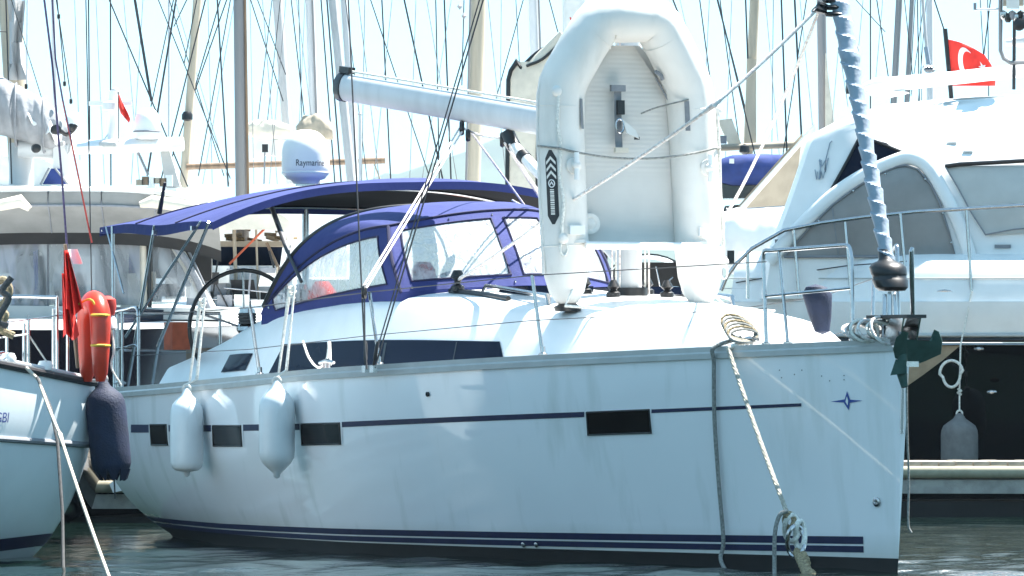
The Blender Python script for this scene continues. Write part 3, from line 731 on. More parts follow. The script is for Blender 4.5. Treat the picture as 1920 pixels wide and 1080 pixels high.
# things seen through the vinyl
B().lathe([(.08, 0), (.12, .06), (.11, .16), (.05, .24)], L(8.85, .95, 1.78), 12).build('red_jacket', 'redcushion', yacht)
B().lathe([(.08, 0), (.10, .08), (.09, .2), (.05, .26)], L(7.2, .72, 1.88), 12).build('red_jacket', 'redcushion', yacht)
B().box(L(9.1, 0, 1.55), (.05, 1.5, .5), (A3, S3, Z3)).build('companionway_bulkhead', 'offwhite', yacht)

# ------------------------------------------------------------------ bimini
def bim(x, q, off=0.):
    """x 0 aft .. 1 forward, q 0 starboard .. 1 port"""
    y = 1-2*q; hw = 1.72-.06*x; e = abs(y)
    crown = (1-e**2.3)
    w_ = 2.51-.03*x+crown*(.14*(1-x)+.30*x+.06*math.sin(math.pi*x))+.03*hw*(1-y)
    w_ += .012*math.sin(x*17)*(1-e)+.010*math.sin(11*x+5*y)
    return L(12.15-2.75*x-.05*(1-e), y*hw, w_+off)
xs = [i/24 for i in range(25)]; qs2 = [i/40 for i in range(41)]
bimini = B().grid([[bim(x, q) for q in qs2] for x in xs]).build('bimini', 'canvas', yacht, 60)
B().grid([[bim(x, q, -.012) for q in qs2] for x in xs]).build('bimini_lining', 'lining', bimini, 60)
val = lambda x, q, d: [bim(x, q), bim(x, q)-Z3*d]
B().grid([[bim(0, q)+Z3*.002, bim(0, q)-Z3*.07] for q in qs2]).build('valance', 'canvas', bimini)
B().grid([[bim(1, q)+Z3*.002, bim(1, q)-Z3*.06] for q in qs2]).build('valance', 'canvas', bimini)
for q in (0, 1): B().grid([[bim(x, q)+Z3*.002, bim(x, q)-Z3*(.05+.03*math.sin(math.pi*x))] for x in xs]).build('valance', 'canvas', bimini)
for x in (.33, .68): tube('canvas_seam', [bim(x, q, .004) for q in qs2], .008, 'canvas_edge', bimini, 6)
for x in (.02, .5, .98): tube('bimini_bow', [bim(x, q, -.03) for q in qs2], .0135, 'steel', bimini, 8)
for s in (0, 1):
    sg = 1 if s == 0 else -1
    def foot(u): return L(u, 1.72*sg, sh(u)+.05)
    tube('bimini_leg', [bim(.12, s), foot(11.75)], .014, 'steel', bimini, 8)
    tube('bimini_leg', [bim(.97, s), foot(10.6)+Z3*.3, foot(10.75)], .0135, 'steel', bimini, 8)
    tube('bimini_leg', [bim(.5, s), foot(11.4)], .0135, 'steel', bimini, 8)
    tube('bimini_strut', [bim(.9, s), foot(11.45)+Z3*.4], .011, 'steel', bimini, 8)
    tube('bimini_strut', [bim(.06, s), foot(11.5)+Z3*.75], .009, 'steel', bimini, 8)
tube('bimini_strut', [onv(506, 384, .9), onv(538, 470, 1.25), onv(565, 528, 1.3)], .014, 'steel_dull', bimini, 8)
tube('canvas_strap', [onv(506, 384, .9)+Z3*.02, onv(540, 472, 1.22)], .02, 'dgrey', bimini, 6)
for px, py, v in ((860, 383, .2), (507, 386, .9), (290, 436, 1.75), (362, 428, 1.7)):
    p = onv(px, py, v); B().box(p, (.035, .035, .035), (A3, S3, Z3)).build('bimini_buckle', 'steel', bimini)
tube('antenna', [onv(299, 400, 1.2), onv(309, 342, 1.2)], [.022, .012], 'black', bimini, 8)

# cockpit: two wheels, seats, folded cushion
def wheel(u, v):
    c = L(u, v, 1.68); r = .46; ax = (S3, Z3)
    w_ = tube('steering_wheel', [c+ax[0]*r*math.cos(t*math.pi/20)+ax[1]*r*math.sin(t*math.pi/20) for t in range(41)], .017, 'black', yacht, 8)
    for k in range(5):
        a = k*2*math.pi/5+.3; tube('spoke', [c, c+ax[0]*r*math.cos(a)+ax[1]*r*math.sin(a)], .009, 'steel', w_, 6)
    B().lathe([(.05, -.04), (.05, .04), (.02, .06)], c, 12, (S3, Z3, -A3)).build('hub', 'steel', w_)
    B().loft([[L(u-.12+x, v+y, z) for x, y in ((-.14, -.13), (.14, -.13), (.14, .13), (-.14, .13))] for z in (.9, 1.55)]).build('pedestal', 'offwhite', w_)
wheel(10.8, .93); wheel(10.8, -.93)
B().box(L(11.3, -1.2, 1.5), (.9, .3, .35), (A3, S3, Z3)).build('cockpit_seat', 'cushion', yacht)
B().box(L(11.5, .8, 1.35), (.5, .6, .35), (A3, S3, Z3)).build('cockpit_seat', 'wood', yacht)
B().box(L(10.2, -1.15, 1.5), (1.6, .35, .3), (A3, S3, Z3)).build('cockpit_seat', 'light_cover', yacht)

# ------------------------------------------------------------------ radome on its pole behind the bimini
rp = onu(573, 700, 12.12); rp.z = .6
radome = thing('radome', rp, 'white radar dome with black lettering on a pole above the blue bimini', 'radar dome')
tube('pole', [rp+Z3*.0, V((rp.x, rp.y, 2.88))], .028, 'steel', radome, 12)
rc = V((rp.x, rp.y, 2.94)); R = .196
prof = [(.10, -.06), (.12, -.03), (.155, -.02), (R*.98, .02), (R, .08), (R, .18)]+[(R*math.cos(a)**.8, .18+.205*math.sin(a)) for a in [i*math.pi/20 for i in range(1, 11)]]
dome = B().lathe(prof, rc, 36).build('dome', 'radome', radome)
B().lathe([(R*1.004, -.006), (R*1.012, 0), (R*1.004, .006)], rc+Z3*.03, 36).build('dome_seam', 'offwhite', dome)
B().box(rc-Z3*.07, (.16, .12, .02)).build('mount_plate', 'steel', radome)
vs, fs = letters('Raymarine', .085)
wmax = max(abs(p.x) for p in vs); kx = .125/wmax
def onball(p):
    a = (p.x*kx+.05)/R; return rc+V((math.sin(a)*(R+.003), -math.cos(a)*(R+.003), .105+p.y*kx*1.25))
B().add([onball(p) for p in vs], fs).build('lettering', 'print_black', dome)

# ------------------------------------------------------------------ inflatable dinghy standing on its transom end
dc = onu(1190, 575, 4.05); TILT = .035
DX = -S3; DN = -A3                      # right in the picture / out of the boat's floor towards the bow
DZ = (Z3-DN*TILT).normalized()
dinghy = thing('inflatable_dinghy', dc, 'grey inflatable dinghy standing upright on the foredeck of the yacht', 'dinghy')
def D(x, z, y=0.): return dc+DX*(x-.035*z)+DZ*z+DN*y
half = [(.515, .0, .0), (.515, .025, .0), (.515, .10, 0), (.515, .22, 0), (.515, .40, 0), (.515, .8, 0), (.512, 1.2, 0), (.50, 1.47, .01), (.485, 1.55, .02), (.45, 1.63, .035), (.34, 1.82, .07), (.245, 1.965, .10), (.205, 2.005, .11), (.15, 2.03, .12)]
rad = [.03, .075, .125, .155, .168, .17, .17, .17, .17, .17, .17, .17, .17, .17]
path = [D(-x, z, y) for x, z, y in half]+[D(x, z, y) for x, z, y in reversed(half)]
r2 = rad+rad[::-1]
B().tube(path, r2, 28, up=DN).build('buoyancy_tube', 'hypalon', dinghy, 60)
for side in (-1, 1):                    # stern cones' end discs and seams
    for x, z, y in ((.515, .42, 0), (.505, 1.40, .008), (.28, 1.905, .087)):
        i = min(range(len(half)), key=lambda k: (half[k][0]-x)**2+(half[k][1]-z)**2)
        p0, p1 = half[max(0, i-1)], half[min(len(half)-1, i+1)]
        t = (D(side*p1[0], p1[1], p1[2])-D(side*p0[0], p0[1], p0[2])).normalized(); c = D(side*x, z, y); a = t.cross(DN).normalized(); b = t.cross(a)
        B().tube([c+(a*math.cos(k*math.pi/18)+b*math.sin(k*math.pi/18))*.1695 for k in range(37)], .0035, 5).build('seam_tape', 'hypalon', dinghy)
    # rubbing strake along the outside
    tube('rub_strake', [D(side*(x+.168), z, y+.0) for x, z, y in half[3:8]]+[D(side*(.485+.15), 1.60, .02), D(side*.57, 1.72, .05)], .014, 'dgrey' if side > 0 else 'hypalon', dinghy, 8)
# high-pressure air floor, ribbed across
rows = []
for j in range(170):
    z = .42+1.42*j/169
    hw = .40 if z < 1.42 else .40*(1-(z-1.42)/.56)
    rib = .0026*abs(math.sin(z*95))*(1 if z > .95 else .25); y0 = -.07+.02*math.sin(z*2)+(.10*max(0, z-1.3))
    rows.append([D(hw*(i/10-1), z, y0+rib+.02*(1-(i/10-1)**2)) for i in range(21)])
B().grid(rows).build('air_floor', 'floor', dinghy, 80)
tube('floor_seam', [D(.362, z, -.02+.10*max(0, z-1.3)) for z in (.45, .8, 1.2, 1.42)]+[D(.24, 1.62, .01)], .008, 'dgrey', dinghy, 6)
# bottom skin on the far side
B().grid([[D((.52 if z < 1.5 else .52*(2.05-z)/.55)*(i/4-1), z, -.13-.03*(1-(i/4-1)**2)) for i in range(9)] for z in [.41+.12*k for k in range(13)]]).build('bottom_skin', 'hypalon', dinghy)
# transom board with its white rail, motor pad
B().loft([[D(x, z, y) for x, y in ((-.40, -.14), (.40, -.14), (.45, .12), (.40, .19), (-.40, .19), (-.45, .12))] for z in (.405, .445)]).build('transom', 'white', dinghy)
tube('transom_rail', [D(-.44, .43, .19), D(.44, .43, .19)], .022, 'white', dinghy, 10)
for s in (-1, 1): B().lathe([(.075, 0), (.07, .02), (.04, .03)], D(s*.46, .44, .12), 14, (DX, DN, DZ)).build('transom_bracket', 'hypalon', dinghy)
# white grab lines down the tubes, eyes and pads
def face(x, z, a=0., side=-1):
    """point on a straight tube's skin, a = angle from facing the viewer towards the outside"""
    return D(side*(.515+.176*math.sin(a)), z, .176*math.cos(a))
for side, z0, z1 in ((-1, .45, 1.50), (1, .3, 1.40)):
    aa = .45 if side < 0 else 1.25
    pts = [face(0, z0+(z1-z0)*k/20, aa+.05*math.sin(k*.9), side)+DN*.012*math.sin(k*math.pi/10)**2 for k in range(21)]
    gl = tube('grab_line', pts, .012, 'rope', dinghy, 8)
    tube('line_end', [pts[0]+DX*.03*math.cos(t)*.9+DZ*(.05*math.sin(t)-.05) for t in [k*math.pi/6 for k in range(13)]], .008, 'rope', gl, 6)
    for z in (z0+.02, z1):
        B().lathe([(.04, 0), (.035, .012), (.02, .02)], face(0, z, aa, side), 12, (DZ, DX, DN)).build('line_pad', 'hypalon', gl)
for side in (-1, 1):
    c = face(0, .98, -.12 if side < 0 else .12, side)
    ol = B().lathe([(.06, 0), (.055, .012), (.03, .018), (.022, .05), (.030, .06), (.012, .075)], c, 16, (DX, DZ, DN)).build('oarlock', 'hypalon', dinghy)
    B().tube([c+DN*.05+DZ*.09, c+DN*.055, c+DN*.045-DZ*.10], .018, 8).build('oar_clip', 'white', ol)
    B().box(face(0, .53, -.1, side)+DN*.006, (.11, .06, .03), (DX, DZ, DN)).build('handle_pad', 'white', dinghy)
    # grey wear patches bent round the inner side of the tube
    a0 = -.62
    B().grid([[face(0, z, a0-.10+.2*k/4, side)+DN*.012+DX*(-side)*.008 for k in range(5)] for z in [1.24+.21*m/5 for m in range(6)]]).build('wear_patch', 'dgrey', dinghy)
B().lathe([(.075, 0), (.072, .01), (.05, .014), (.04, .006), (.018, .02), (0, .022)], D(-.325, .58, .02), 20, (DX, DZ, (DN+DX*.5).normalized())).build('valve', 'hypalon', dinghy)
# black label with chevrons on the outer side of one tube
def lab(a, z, off=.0015):
    z -= .07; return D(-(.515+(.17+off)*math.sin(a)), z, (.17+off)*math.cos(a))
A0, A1 = .58, 1.10
zs = [.64+.52*k/26 for k in range(27)]
rows = []
for z in zs:
    cut = max(0, (.70-z)/.06)*.20+max(0, (z-1.10)/.06)*.20
    rows.append([lab(A0+cut+(A1-A0-2*cut)*k/6, z) for k in range(7)])
lb = B().grid(rows).build('label', 'print_black', dinghy)
for k in range(3):
    z = .985+.05*k; am = (A0+A1)/2
    B().grid([[lab(A0+.05, z-.03, .004), lab(am, z+.01, .004), lab(A1-.05, z-.03, .004)], [lab(A0+.05, z-.008, .004), lab(am, z+.032, .004), lab(A1-.05, z-.008, .004)]]).build('chevron', 'hypalon', lb)
B().tube([lab((A0+A1)/2+.13*math.cos(t), .925+.026*math.sin(t), .004) for t in [k*math.pi/8 for k in range(17)]], .004, 5).build('ring_mark', 'flag_white', lb)
B().tube([lab((A0+A1)/2-.07, .915, .004), lab((A0+A1)/2, .935, .004), lab((A0+A1)/2+.08, .915, .004)], .004, 5).build('ring_mark', 'flag_white', lb)
mk = B(); z = .885
while z > .71:
    h = rnd.uniform(.006, .013); a = (A0+A1)/2
    mk.add([lab(a-.09, z, .003), lab(a+.09, z, .003), lab(a+.09, z-h, .003), lab(a-.09, z-h, .003)], [(0, 1, 2, 3)]); z -= h+.005
mk.build('small_print', 'hypalon', lb)
# strap, buckle and hanging block in the bow
z0 = 1.55
st = B().grid([[D(-.10+.055*k, z, .02+.1*max(0, z-1.3)) for k in (0, 1)] for z in (1.12, 1.25, 1.4, 1.52)]).build('strap', 'dgrey', dinghy)
B().box(D(-.075, 1.535, .05), (.11, .045, .03), (DX, DZ, DN)).build('strap_plate', 'dgrey', st)
B().box(D(-.06, 1.40, .05), (.05, .10, .035), (DX, DZ, DN)).build('buckle', 'black', st)
tube('carabiner', [D(-.075+.03*math.cos(t), 1.27+.05*math.sin(t), .055) for t in [k*math.pi/6 for k in range(13)]], .008, 'steel', st, 6)
B().prism([D(-.05, 1.32, .03), D(.04, 1.24, .05), D(.06, 1.18, .06), D(-.03, 1.22, .05)], DN*.02).build('flap', 'hypalon', st)
B().box(D(.05, 1.185, .06), (.035, .02, .02), (DX, DZ, DN)).build('flap_end', 'black', st)
B().box(D(-.07, 1.10, .05), (.10, .035, .03), (DX, DZ, DN)).build('strap_plate', 'cream', st)
tube('bow_cord', curve([D(.10, 1.36, .04), D(.20, 1.40, .06), D(.30, 1.43, .12), D(.42, 1.46, .16)], 5), .006, 'rope_grey', dinghy, 6)
tube('bow_handle', curve([D(.20, 1.66, .09), D(.235, 1.63, .11), D(.25, 1.60, .10)], 4), .014, 'dgrey', dinghy, 6)
# lashing across the dinghy
p0, p1 = D(-.70, 1.12, .03), D(.70, 1.13, .05)
tube('lashing_line', [p0]+[p.lerp(p, 0)+DN*.155 for p in sag(D(-.60, 1.10, .03), D(.60, 1.12, .03), .075, 16)]+[p1], .0075, 'rope_red' if False else 'rope_grey', yacht, 6)
for s in (-1, 1): tube('dinghy_lashing', [D(s*.52, .12, .12), D(s*.62, .0, .2), roof(3.6, -s*.62)+Z3*.02], .007, 'rope', yacht, 6)
for s in (-1, 1): B().lathe([(.09, 0), (.10, .03), (.05, .06)], D(s*.515, -.035, .0), 14).build('chock', 'black', yacht)

# ------------------------------------------------------------------ fenders
def fender(loc, r, h, m, label, group, pointed=False, tilt=None, cat='fender', neck='rope'):
    t = thing('fender', loc, label, cat, group)
    ax = (V((1, 0, 0)), V((0, 1, 0)), V((0, 0, 1)))
    if tilt:
        z = V(tilt).normalized(); x = z.cross(V((0, 1, 0))).normalized(); ax = (x, z.cross(x), z)
    pr = [(.0, -h/2-.03), (r*.16, -h/2-.02), (r*.22, -h/2+.01)]
    if pointed: pr += [(r*.5, -h/2+.045), (r*.8, -h/2+.085), (r*.96, -h/2+.125)]
    else: pr += [(r*.68, -h/2+.02), (r*.90, -h/2+.045), (r*.985, -h/2+.08)]
    pr += [(r, -h/2+.17), (r, h/2-.13), (r*.97, h/2-.085), (r*.86, h/2-.04), (r*.62, h/2-.005), (r*.34, h/2+.03), (r*.2, h/2+.07), (r*.12, h/2+.085)]
    B().lathe(pr, loc, 28, ax).build('body', m, t, 70)
    B().tube([V(loc)+ax[2]*(h/2+.08)+ax[0]*.028*math.cos(a)+ax[2]*.032*math.sin(a) for a in [k*math.pi/6 for k in range(13)]], .011, 6).build('eye', 'rope', t)
    return t, V(loc)+ax[2]*(h/2+.11)
wf = []
for (px, py, r, h, label, pt, line) in ((350, 817, .127, .56, 'white fender on the hull between the two smallest hull windows', False, ((352, 720), (364, 590), (383, 720))),
                                  (519, 812, .131, .60, 'white fender with a pointed foot under the cabin window', True, ((527, 712), (546, 570), (556, 610)))):
    u, w_ = hat(px, py); n = hn(u, w_); n.z = 0; n.normalize()
    for _ in range(6):
        c = hp(u, w_)+n*(r+.03); u = hat(px+(px-proj(V((c.x, c.y, w_)))[0])*.0+(proj(hp(u, w_))[0]-proj(c)[0]), py)[0]; n = hn(u, w_); n.z = 0; n.normalize()
    c = hp(u, w_)+n*(r+.03); q = hp(u, w_+.25); c = V((c.x, c.y, w_))
    t, topp = fender(c, r, h, 'fender', label, 'white fenders along the yacht', pt)
    k = L(u+.05, bd(u)-.03, sh(u)+.64)
    rail = hp(u, sh(u))+n*.05+Z3*.05
    tube('fender_line', [topp, rail, k, k+Z3*.02, k+A3*.10, rail+A3*.16-Z3*.02], .009, 'rope', t, 6)
    tube('line_hitch', [k+A3*.04+V((.0, 0, .02-.006*j))+S3*.022*math.sin(j*.7)+A3*.030*math.cos(j*.7) for j in range(15)], .009, 'rope', t, 6)
tube('spare_line', curve([onv(568, 640, 1.75), onv(580, 672, 1.78), onv(597, 689, 1.8), onv(612, 675, 1.78), onv(617, 642, 1.75)], 6)+[onv(620, 684, 1.8)], .009, 'rope', yacht, 6)

# ================================================================== NEIGHBOUR ON THE OTHER SIDE (only its quarter is in view)
P0 = at(167, 722, 41.0); P0.z = 0
nb = thing('sailing_yacht', P0+V((-1.2, -3, 0)), 'weathered pale blue hulled yacht with an orange lifebuoy on its stern rail', 'sailing yacht')
fB = V((-.47, -.88, 0)).normalized(); mB = V((-.88, .47, 0)).normalized()          # towards its bow / into the boat
SEC = [(0, 1.23), (.004, 1.05), (.015, .93), (.035, .82), (.075, .68), (.13, .54), (.20, .40), (.28, .27), (.37, .15), (.47, .05), (.62, -.08), (.95, -.3), (1.5, -.45)]
def bp2(t, k):
    """t metres from the quarter towards the bow (negative: round the stern)"""
    o, z = k; z2 = z*(1+.085*max(t, 0)) if z > 0 else z
    if t >= 0:
        bul = -.10*math.sin(min(1, t/6)*math.pi/2)+.012*t*t; c = P0+fB*t+mB*(o+bul)
    else:
        a = min(math.pi/2, -t); c = P0-fB*(.35*math.sin(a))+mB*(.45*(1-math.cos(a))+o*(1))
    c = V((c.x, c.y, z2)); return c
TS = [-1.57, -1.3, -1, -.7, -.4, -.2, 0]+[.25*i for i in range(1, 25)]
B().grid([[bp2(t, k) for t in TS] for k in SEC]).build('hull', 'gel_old', nb, 60)
B().grid([[bp2(-1.57, k), bp2(-1.57, k)+mB*(3.0-k[0]*1.5)] for k in SEC]).build('transom', 'gel_old', nb)
B().grid([[bp2(t, SEC[0])+V((0, 0, .01)), bp2(t, SEC[0])+mB*1.6+V((0, 0, .04)), bp2(t, SEC[0])+mB*3.2+V((0, 0, .01))] for t in TS[2:]]).build('deck', 'deck', nb)
def secz(t, z):
    for a, b in zip(SEC, SEC[1:]):
        s = (1+.085*max(t, 0))
        if a[1]*s >= z >= b[1]*s:
            q = (a[1]*s-z)/(a[1]*s-b[1]*s); return bp2(t, (a[0]+(b[0]-a[0])*q, (a[1]+(b[1]-a[1])*q)))
    return bp2(t, SEC[-1])
def outn(p): return p-mB*.004
tube('rub_strake', [secz(t, .80+.045*max(t, 0))-mB*.004 for t in TS], .022, 'dgrey', nb, 8)
B().grid([[secz(t, .175-.045*max(t, 0)+.0)-mB*.006 for t in TS], [secz(t, .11-.05*max(t, 0))-mB*.006 for t in TS], [secz(t, .085-.055*max(t, 0))-mB*.006 for t in TS]]).build('waterline_stripe', 'navy', nb)
tube('gunwale', [bp2(t, (0, 1.235))-mB*.01 for t in TS], .026, 'steel_dull', nb, 8)
tube('toe_rail', [bp2(t, (0.05, 1.275)) for t in TS], .016, 'alu', nb, 8)
# stern name, only its end is in the picture
vs, fs = letters('LUGBI', .11); xm = max(p.x for p in vs)
tn, hi_ = .0, 3.
for _ in range(40):
    m_ = (tn+hi_)/2
    if proj(secz(m_, .99))[0] > 15: tn = m_
    else: hi_ = m_
def onB(p): q = secz(tn+(xm-p.x)*1.0, .99+p.y*.9); return q-mB*.006
B().add([onB(p) for p in vs], fs).build('lettering', 'teal_print', nb)
# stern rail, posts and wires
def bpost(px, pt, pb, t, o=.10):
    b = bp2(t, (o, 1.25)); h = (pb-pt)*b.y/F; return b, b+V((0, 0, h))
def t_at(px, o=.10):
    lo, hi = -1.5, 4
    for _ in range(40):
        m = (lo+hi)/2
        if proj(bp2(m, (o, 1.25)))[0] > px: lo = m
        else: hi = m
    return m
posts = []
for px, hgt in ((13, .38), (45, .33), (53, .36), (107, .56), (127, .46), (155, .52)):
    t = t_at(px); b = bp2(t, (.10, 1.24)); tp = b+V((0, 0, hgt)); posts.append(tp)
    q = B().tube([b, tp], .0125, 8); q.lathe([(.03, 0), (.025, .02), (.014, .03)], b, 10); q.build('stern_post', 'steel', nb)
tube('lifeline', [at(-20, 608, 39.5), posts[2], posts[4], posts[5]], .0045, 'steel', nb, 6)
tube('lifeline', [at(-20, 636, 39.5), posts[2]-V((0, 0, .1)), at(105, 705, 40.6)], .006, 'rope', nb, 6)
tube('stern_rail', curve([posts[3], posts[3]+mB*.5, posts[4]+mB*1.2]), .0125, 'steel', nb, 8)
for px in (18, 87): 
    t = t_at(px, .05); b = bp2(t, (.06, 1.27)); B().lathe([(.0, 0), (.05, .0), (.055, .03), (.04, .06), (0, .065)], b, 14).build('fairlead', 'white', nb)
cleat(bp2(.9, (.15, 1.27)), fB, nb)
# orange horseshoe lifebuoy on the rail
lbp = at(176, 640, 40.75)
buoy = thing('lifebuoy', lbp, 'orange horseshoe lifebuoy tied upright to the stern rail with yellow cord', 'lifebuoy')
fx = V((.36, -.93, 0)).normalized()
pts = [lbp+fx*(.155*math.cos(a))*(1.0)+V((0, 0, .12+.16*math.sin(a))) for a in [math.pi*(k/12) for k in range(13)]]
pts = [pts[0]-V((0, 0, .40)), pts[0]-V((0, 0, .34)), pts[0]-V((0, 0, .2))]+pts+[pts[-1]-V((0, 0, .2)), pts[-1]-V((0, 0, .34)), pts[-1]-V((0, 0, .40))]
B().tube(pts, [.03, .05, .062]+[.073]*13+[.062, .05, .03], 18, up=(.7, .7, 0)).build('ring', 'orange', buoy, 60)
for z in (.18, -.03): tube('yellow_cord', [lbp+fx*.155+V((0, 0, z))+V((math.cos(a)*.078*fx.x, math.cos(a)*.078*fx.y-.0, 0))+V((.7, .7, 0))*.078*math.sin(a) for a in [k*math.pi/8 for k in range(17)]], .009, 'yellow', buoy, 6)
tube('yellow_cord', curve([lbp+V((-.13, -.05, .22)), lbp+V((-.09, -.12, .26)), lbp+V((.0, -.16, .28)), lbp+V((.06, -.17, .1)), lbp+V((.05, -.17, -.05))], 5), .008, 'yellow', buoy, 6)
rbp = at(201, 575, 40.9); rl = thing('safety_light', rbp, 'dark red safety light with white collar hanging beside the lifebuoy', 'light')
B().lathe([(.0, -.07), (.05, -.06), (.065, 0), (.06, .05), (.02, .075)], rbp, 14).build('float', 'redcushion', rl); B().lathe([(.03, -.16), (.05, -.15), (.045, -.09), (.03, -.07)], rbp+V((.02, 0, 0)), 12).build('collar', 'flag_white', rl)
tube('lanyard', curve([rbp+V((.03, 0, -.15)), rbp+V((.05, -.02, -.3)), rbp+V((.03, -.02, -.42)), rbp+V((.10, -.02, -.55))], 5), .008, 'rope', rl, 6)
# furled-up red flag on its staff
fl = at(127, 560, 40.6); fg = thing('flag', fl, 'limp red flag hanging in folds above the lifebuoy', 'flag')
def fold(px0, px1, py0, py1, n=9, dep=.05):
    rows = []
    for j in range(12):
        t = j/11; y = py0+(py1-py0)*t; c = 123+10*t; wd = (px1-px0)*(.22+.78*t)
        rows.append([at(c-wd*.36+wd*k/(n-1), y-6*math.sin(k*.9)*t, 40.6)+V((0, dep*math.sin(k*1.7+t), 0)) for k in range(n)])
    return rows
B().slab(fold(118, 158, 470, 585, 11), (0, .006, 0)).build('cloth', 'red', fg, 80)
B().slab([[p+V((-.02, .04, -.12)) for p in r] for r in fold(116, 146, 480, 600, 9)], (0, .006, 0)).build('cloth', 'red', fg, 80)
B().slab([[at(127+6*k+10*t, 467+28*t, 40.62)+V((0, .02*math.sin(k), 0)) for k in range(4)] for t in (0, .4, 1)], (0, .006, 0)).build('white_fold', 'flag_white', fg)
tube('staff', [at(122, 458, 40.62), at(146, 690, 40.75)], .013, 'wood', fg, 8)
# backstay and lines of the same yacht
for nm, pts, r, m in (('backstay', [(60, -160), (83, 0), (98, 120), (117, 345), (126, 470)], .0085, 'rope_purple'), ('halyard', [(88, -160), (98, 0), (104, 110), (118, 190), (135, 270)], .007, 'rope_purple'),
                      ('flag_halyard', [(118, 190), (150, 345), (172, 455)], .007, 'rope_red'), ('topping_line', [(161, -200), (161, 0), (168, 345), (172, 560)], .0045, 'steel_dull')):
    wire(nm, [at(x, y, 40.9) for x, y in pts], r, m, nb)
tube('line_bundle', curve([at(-8, 530, 39.8), at(8, 525, 39.8), at(18, 545, 39.8), at(6, 570, 39.8), at(-10, 575, 39.8), at(10, 590, 39.8), at(0, 615, 39.8), at(26, 630, 39.8)], 6), .026, 'rope_tan', nb, 8)
tube('line_bundle', curve([at(22, 520, 39.7), at(4, 545, 39.7), at(16, 560, 39.7), at(-4, 600, 39.7), at(14, 612, 39.7)], 6), .022, 'rope_dark', nb, 8)
# navy covered fender between the two yachts
ft, topp = fender(at(203, 812, 41.0)+V((0, 0, 0)), .142, .60, 'fender_blue', 'large navy cloth covered fender hanging between the pale blue hull and the white yacht', None, False, (-.10, 0, 1))
for k in range(9):
    a = k*2*math.pi/9; c = at(203, 812, 41.0); z = V((-.10, 0, 1)).normalized()
    B().prism([c-z*(.27)+V((math.cos(a+d)*.125, math.sin(a+d)*.125, 0))*f+z*(-e) for d, e, f in ((-.34, -.02, 1.02), (.34, -.02, 1.02), (.15, .05, .75), (-.15, .065, .6))], V((math.cos(a)*.01, math.sin(a)*.01, 0))).build('cover_hem', 'fender_blue', ft)
tube('drawstring', [at(203, 812, 41)+V((.04, 0, -.30)), at(216, 935, 41)], .006, 'rope_dark', ft, 6)
for d in (-.03, .0, .03): tube('fender_line', [topp+V((d, 0, -.06)), topp+V((.0, .0, .05)), at(190+300*d, 600, 40.9)], .008, 'rope', ft, 6)
# mooring lines
def line_thing(label, pts, r, m, nm='mooring_rope', cat='rope', n=8):
    t = thing(nm, pts[0], label, cat); tube('rope', pts, r, m, t, n); return t
l1 = line_thing('pale mooring rope running down from the pale blue hull into the water', [at(50, 690, 39.9), at(62, 702, 39.6)]+sag(at(72, 712, 39.4), at(110, 810, 38.2), .01, 6)+sag(at(112, 815, 38.2), at(215, 1110, 35.6), .02)[0:], .012, 'rope_worn')
line_thing('thin dark line hanging straight down beside the pale blue hull', [at(70, 708, 39.4), at(95, 765, 38.9), at(108, 830, 38.6), at(117, 960, 38.4), at(119, 1075, 38.0), at(119, 1120, 37.8)], .011, 'rope_dark', 'hanging_line')
bm_ = thing('mooring_rope', at(1375, 645, 39.5), 'long bow mooring rope from the yacht ending in a steel thimble and thick tan rope', 'rope')
e_top = hp(u1, sh(u1))+S3*.04+Z3*.03
eye = at(1476, 962, 37.9)
lay = sag(e_top, eye, .02, 120)
for ph, m_ in ((0, 'rope_worn'), (2.094, 'rope_worn'), (4.189, 'rope_worn')):
    tube('strand', [p+(V((1, 0, 0))*math.cos(k*.55+ph)+V((0, 1, .2))*math.sin(k*.55+ph))*.0075 for k, p in enumerate(lay)], .009, m_, bm_, 6)
tube('rope', [L(u1, bd(u1)-.12, sh(u1)+.08), e_top], .016, 'rope', bm_, 8)

for c, rx, rz, r, m in ((at(1484, 990, 37.85), .045, .085, .017, 'rope'), (at(1492, 1015, 37.8), .055, .10, .015, 'steel'), (at(1480, 976, 37.85), .03, .045, .018, 'rope_tan'), (at(1500, 1003, 37.82), .03, .09, .018, 'rope')):
    tube('eye_loop', [c+V((rx*math.cos(t), .03*math.sin(2*t), rz*math.sin(t))) for t in [k*math.pi/9 for k in range(19)]], r, m, bm_, 8)
p, q = at(1497, 1035, 37.8), at(1530, 1110, 37.3)
for ph in (0, 2.09, 4.19):
    tube('strand', [p.lerp(q, k/30)+V((.019*math.cos(k*.75+ph), .019*math.sin(k*.75+ph), .012*math.sin(k*.75+ph))) for k in range(31)], .021, 'rope_tan', bm_, 8)
tube('loose_end', curve([at(1477, 958, 37.8), at(1462, 966, 37.8), at(1453, 1000, 37.8), at(1452, 1060, 37.8), at(1452, 1110, 37.7)], 6), .014, 'rope_grey', bm_, 8)
line_thing('slack dark grey line hanging down the hull from the coiled rope', curve([L(u1+.1, bd(u1)-.1, sh(u1)+.1), hull_pt(1348, 652, .05), hull_pt(1344, 680, .03), hull_pt(1345, 780, .03), hull_pt(1353, 900, .03), hull_pt(1366, 1010, .05), hull_pt(1376, 1048, .12), at(1390, 1110, 38.6)], 6), .014, 'rope_grey', 'hanging_line')
co_ = thing('rope_coil', L(u1, bd(u1)-.1, sh(u1)+.1), 'coil of tan grey rope on the gunwale at the head of the bow mooring rope', 'rope')
for k in range(6):
    c = L(u1+.02*k, bd(u1)-.08, sh(u1)+.11); tube('loop', [c+V((.10*math.cos(t+k*.1)*(1+.08*k*.3), .05*math.sin(t), (.045+.008*k)*math.sin(t)+.012*k)) for t in [j*math.pi/8 for j in range(17)]], .010, 'rope_tan' if k % 2 else 'rope_grey', co_, 6)
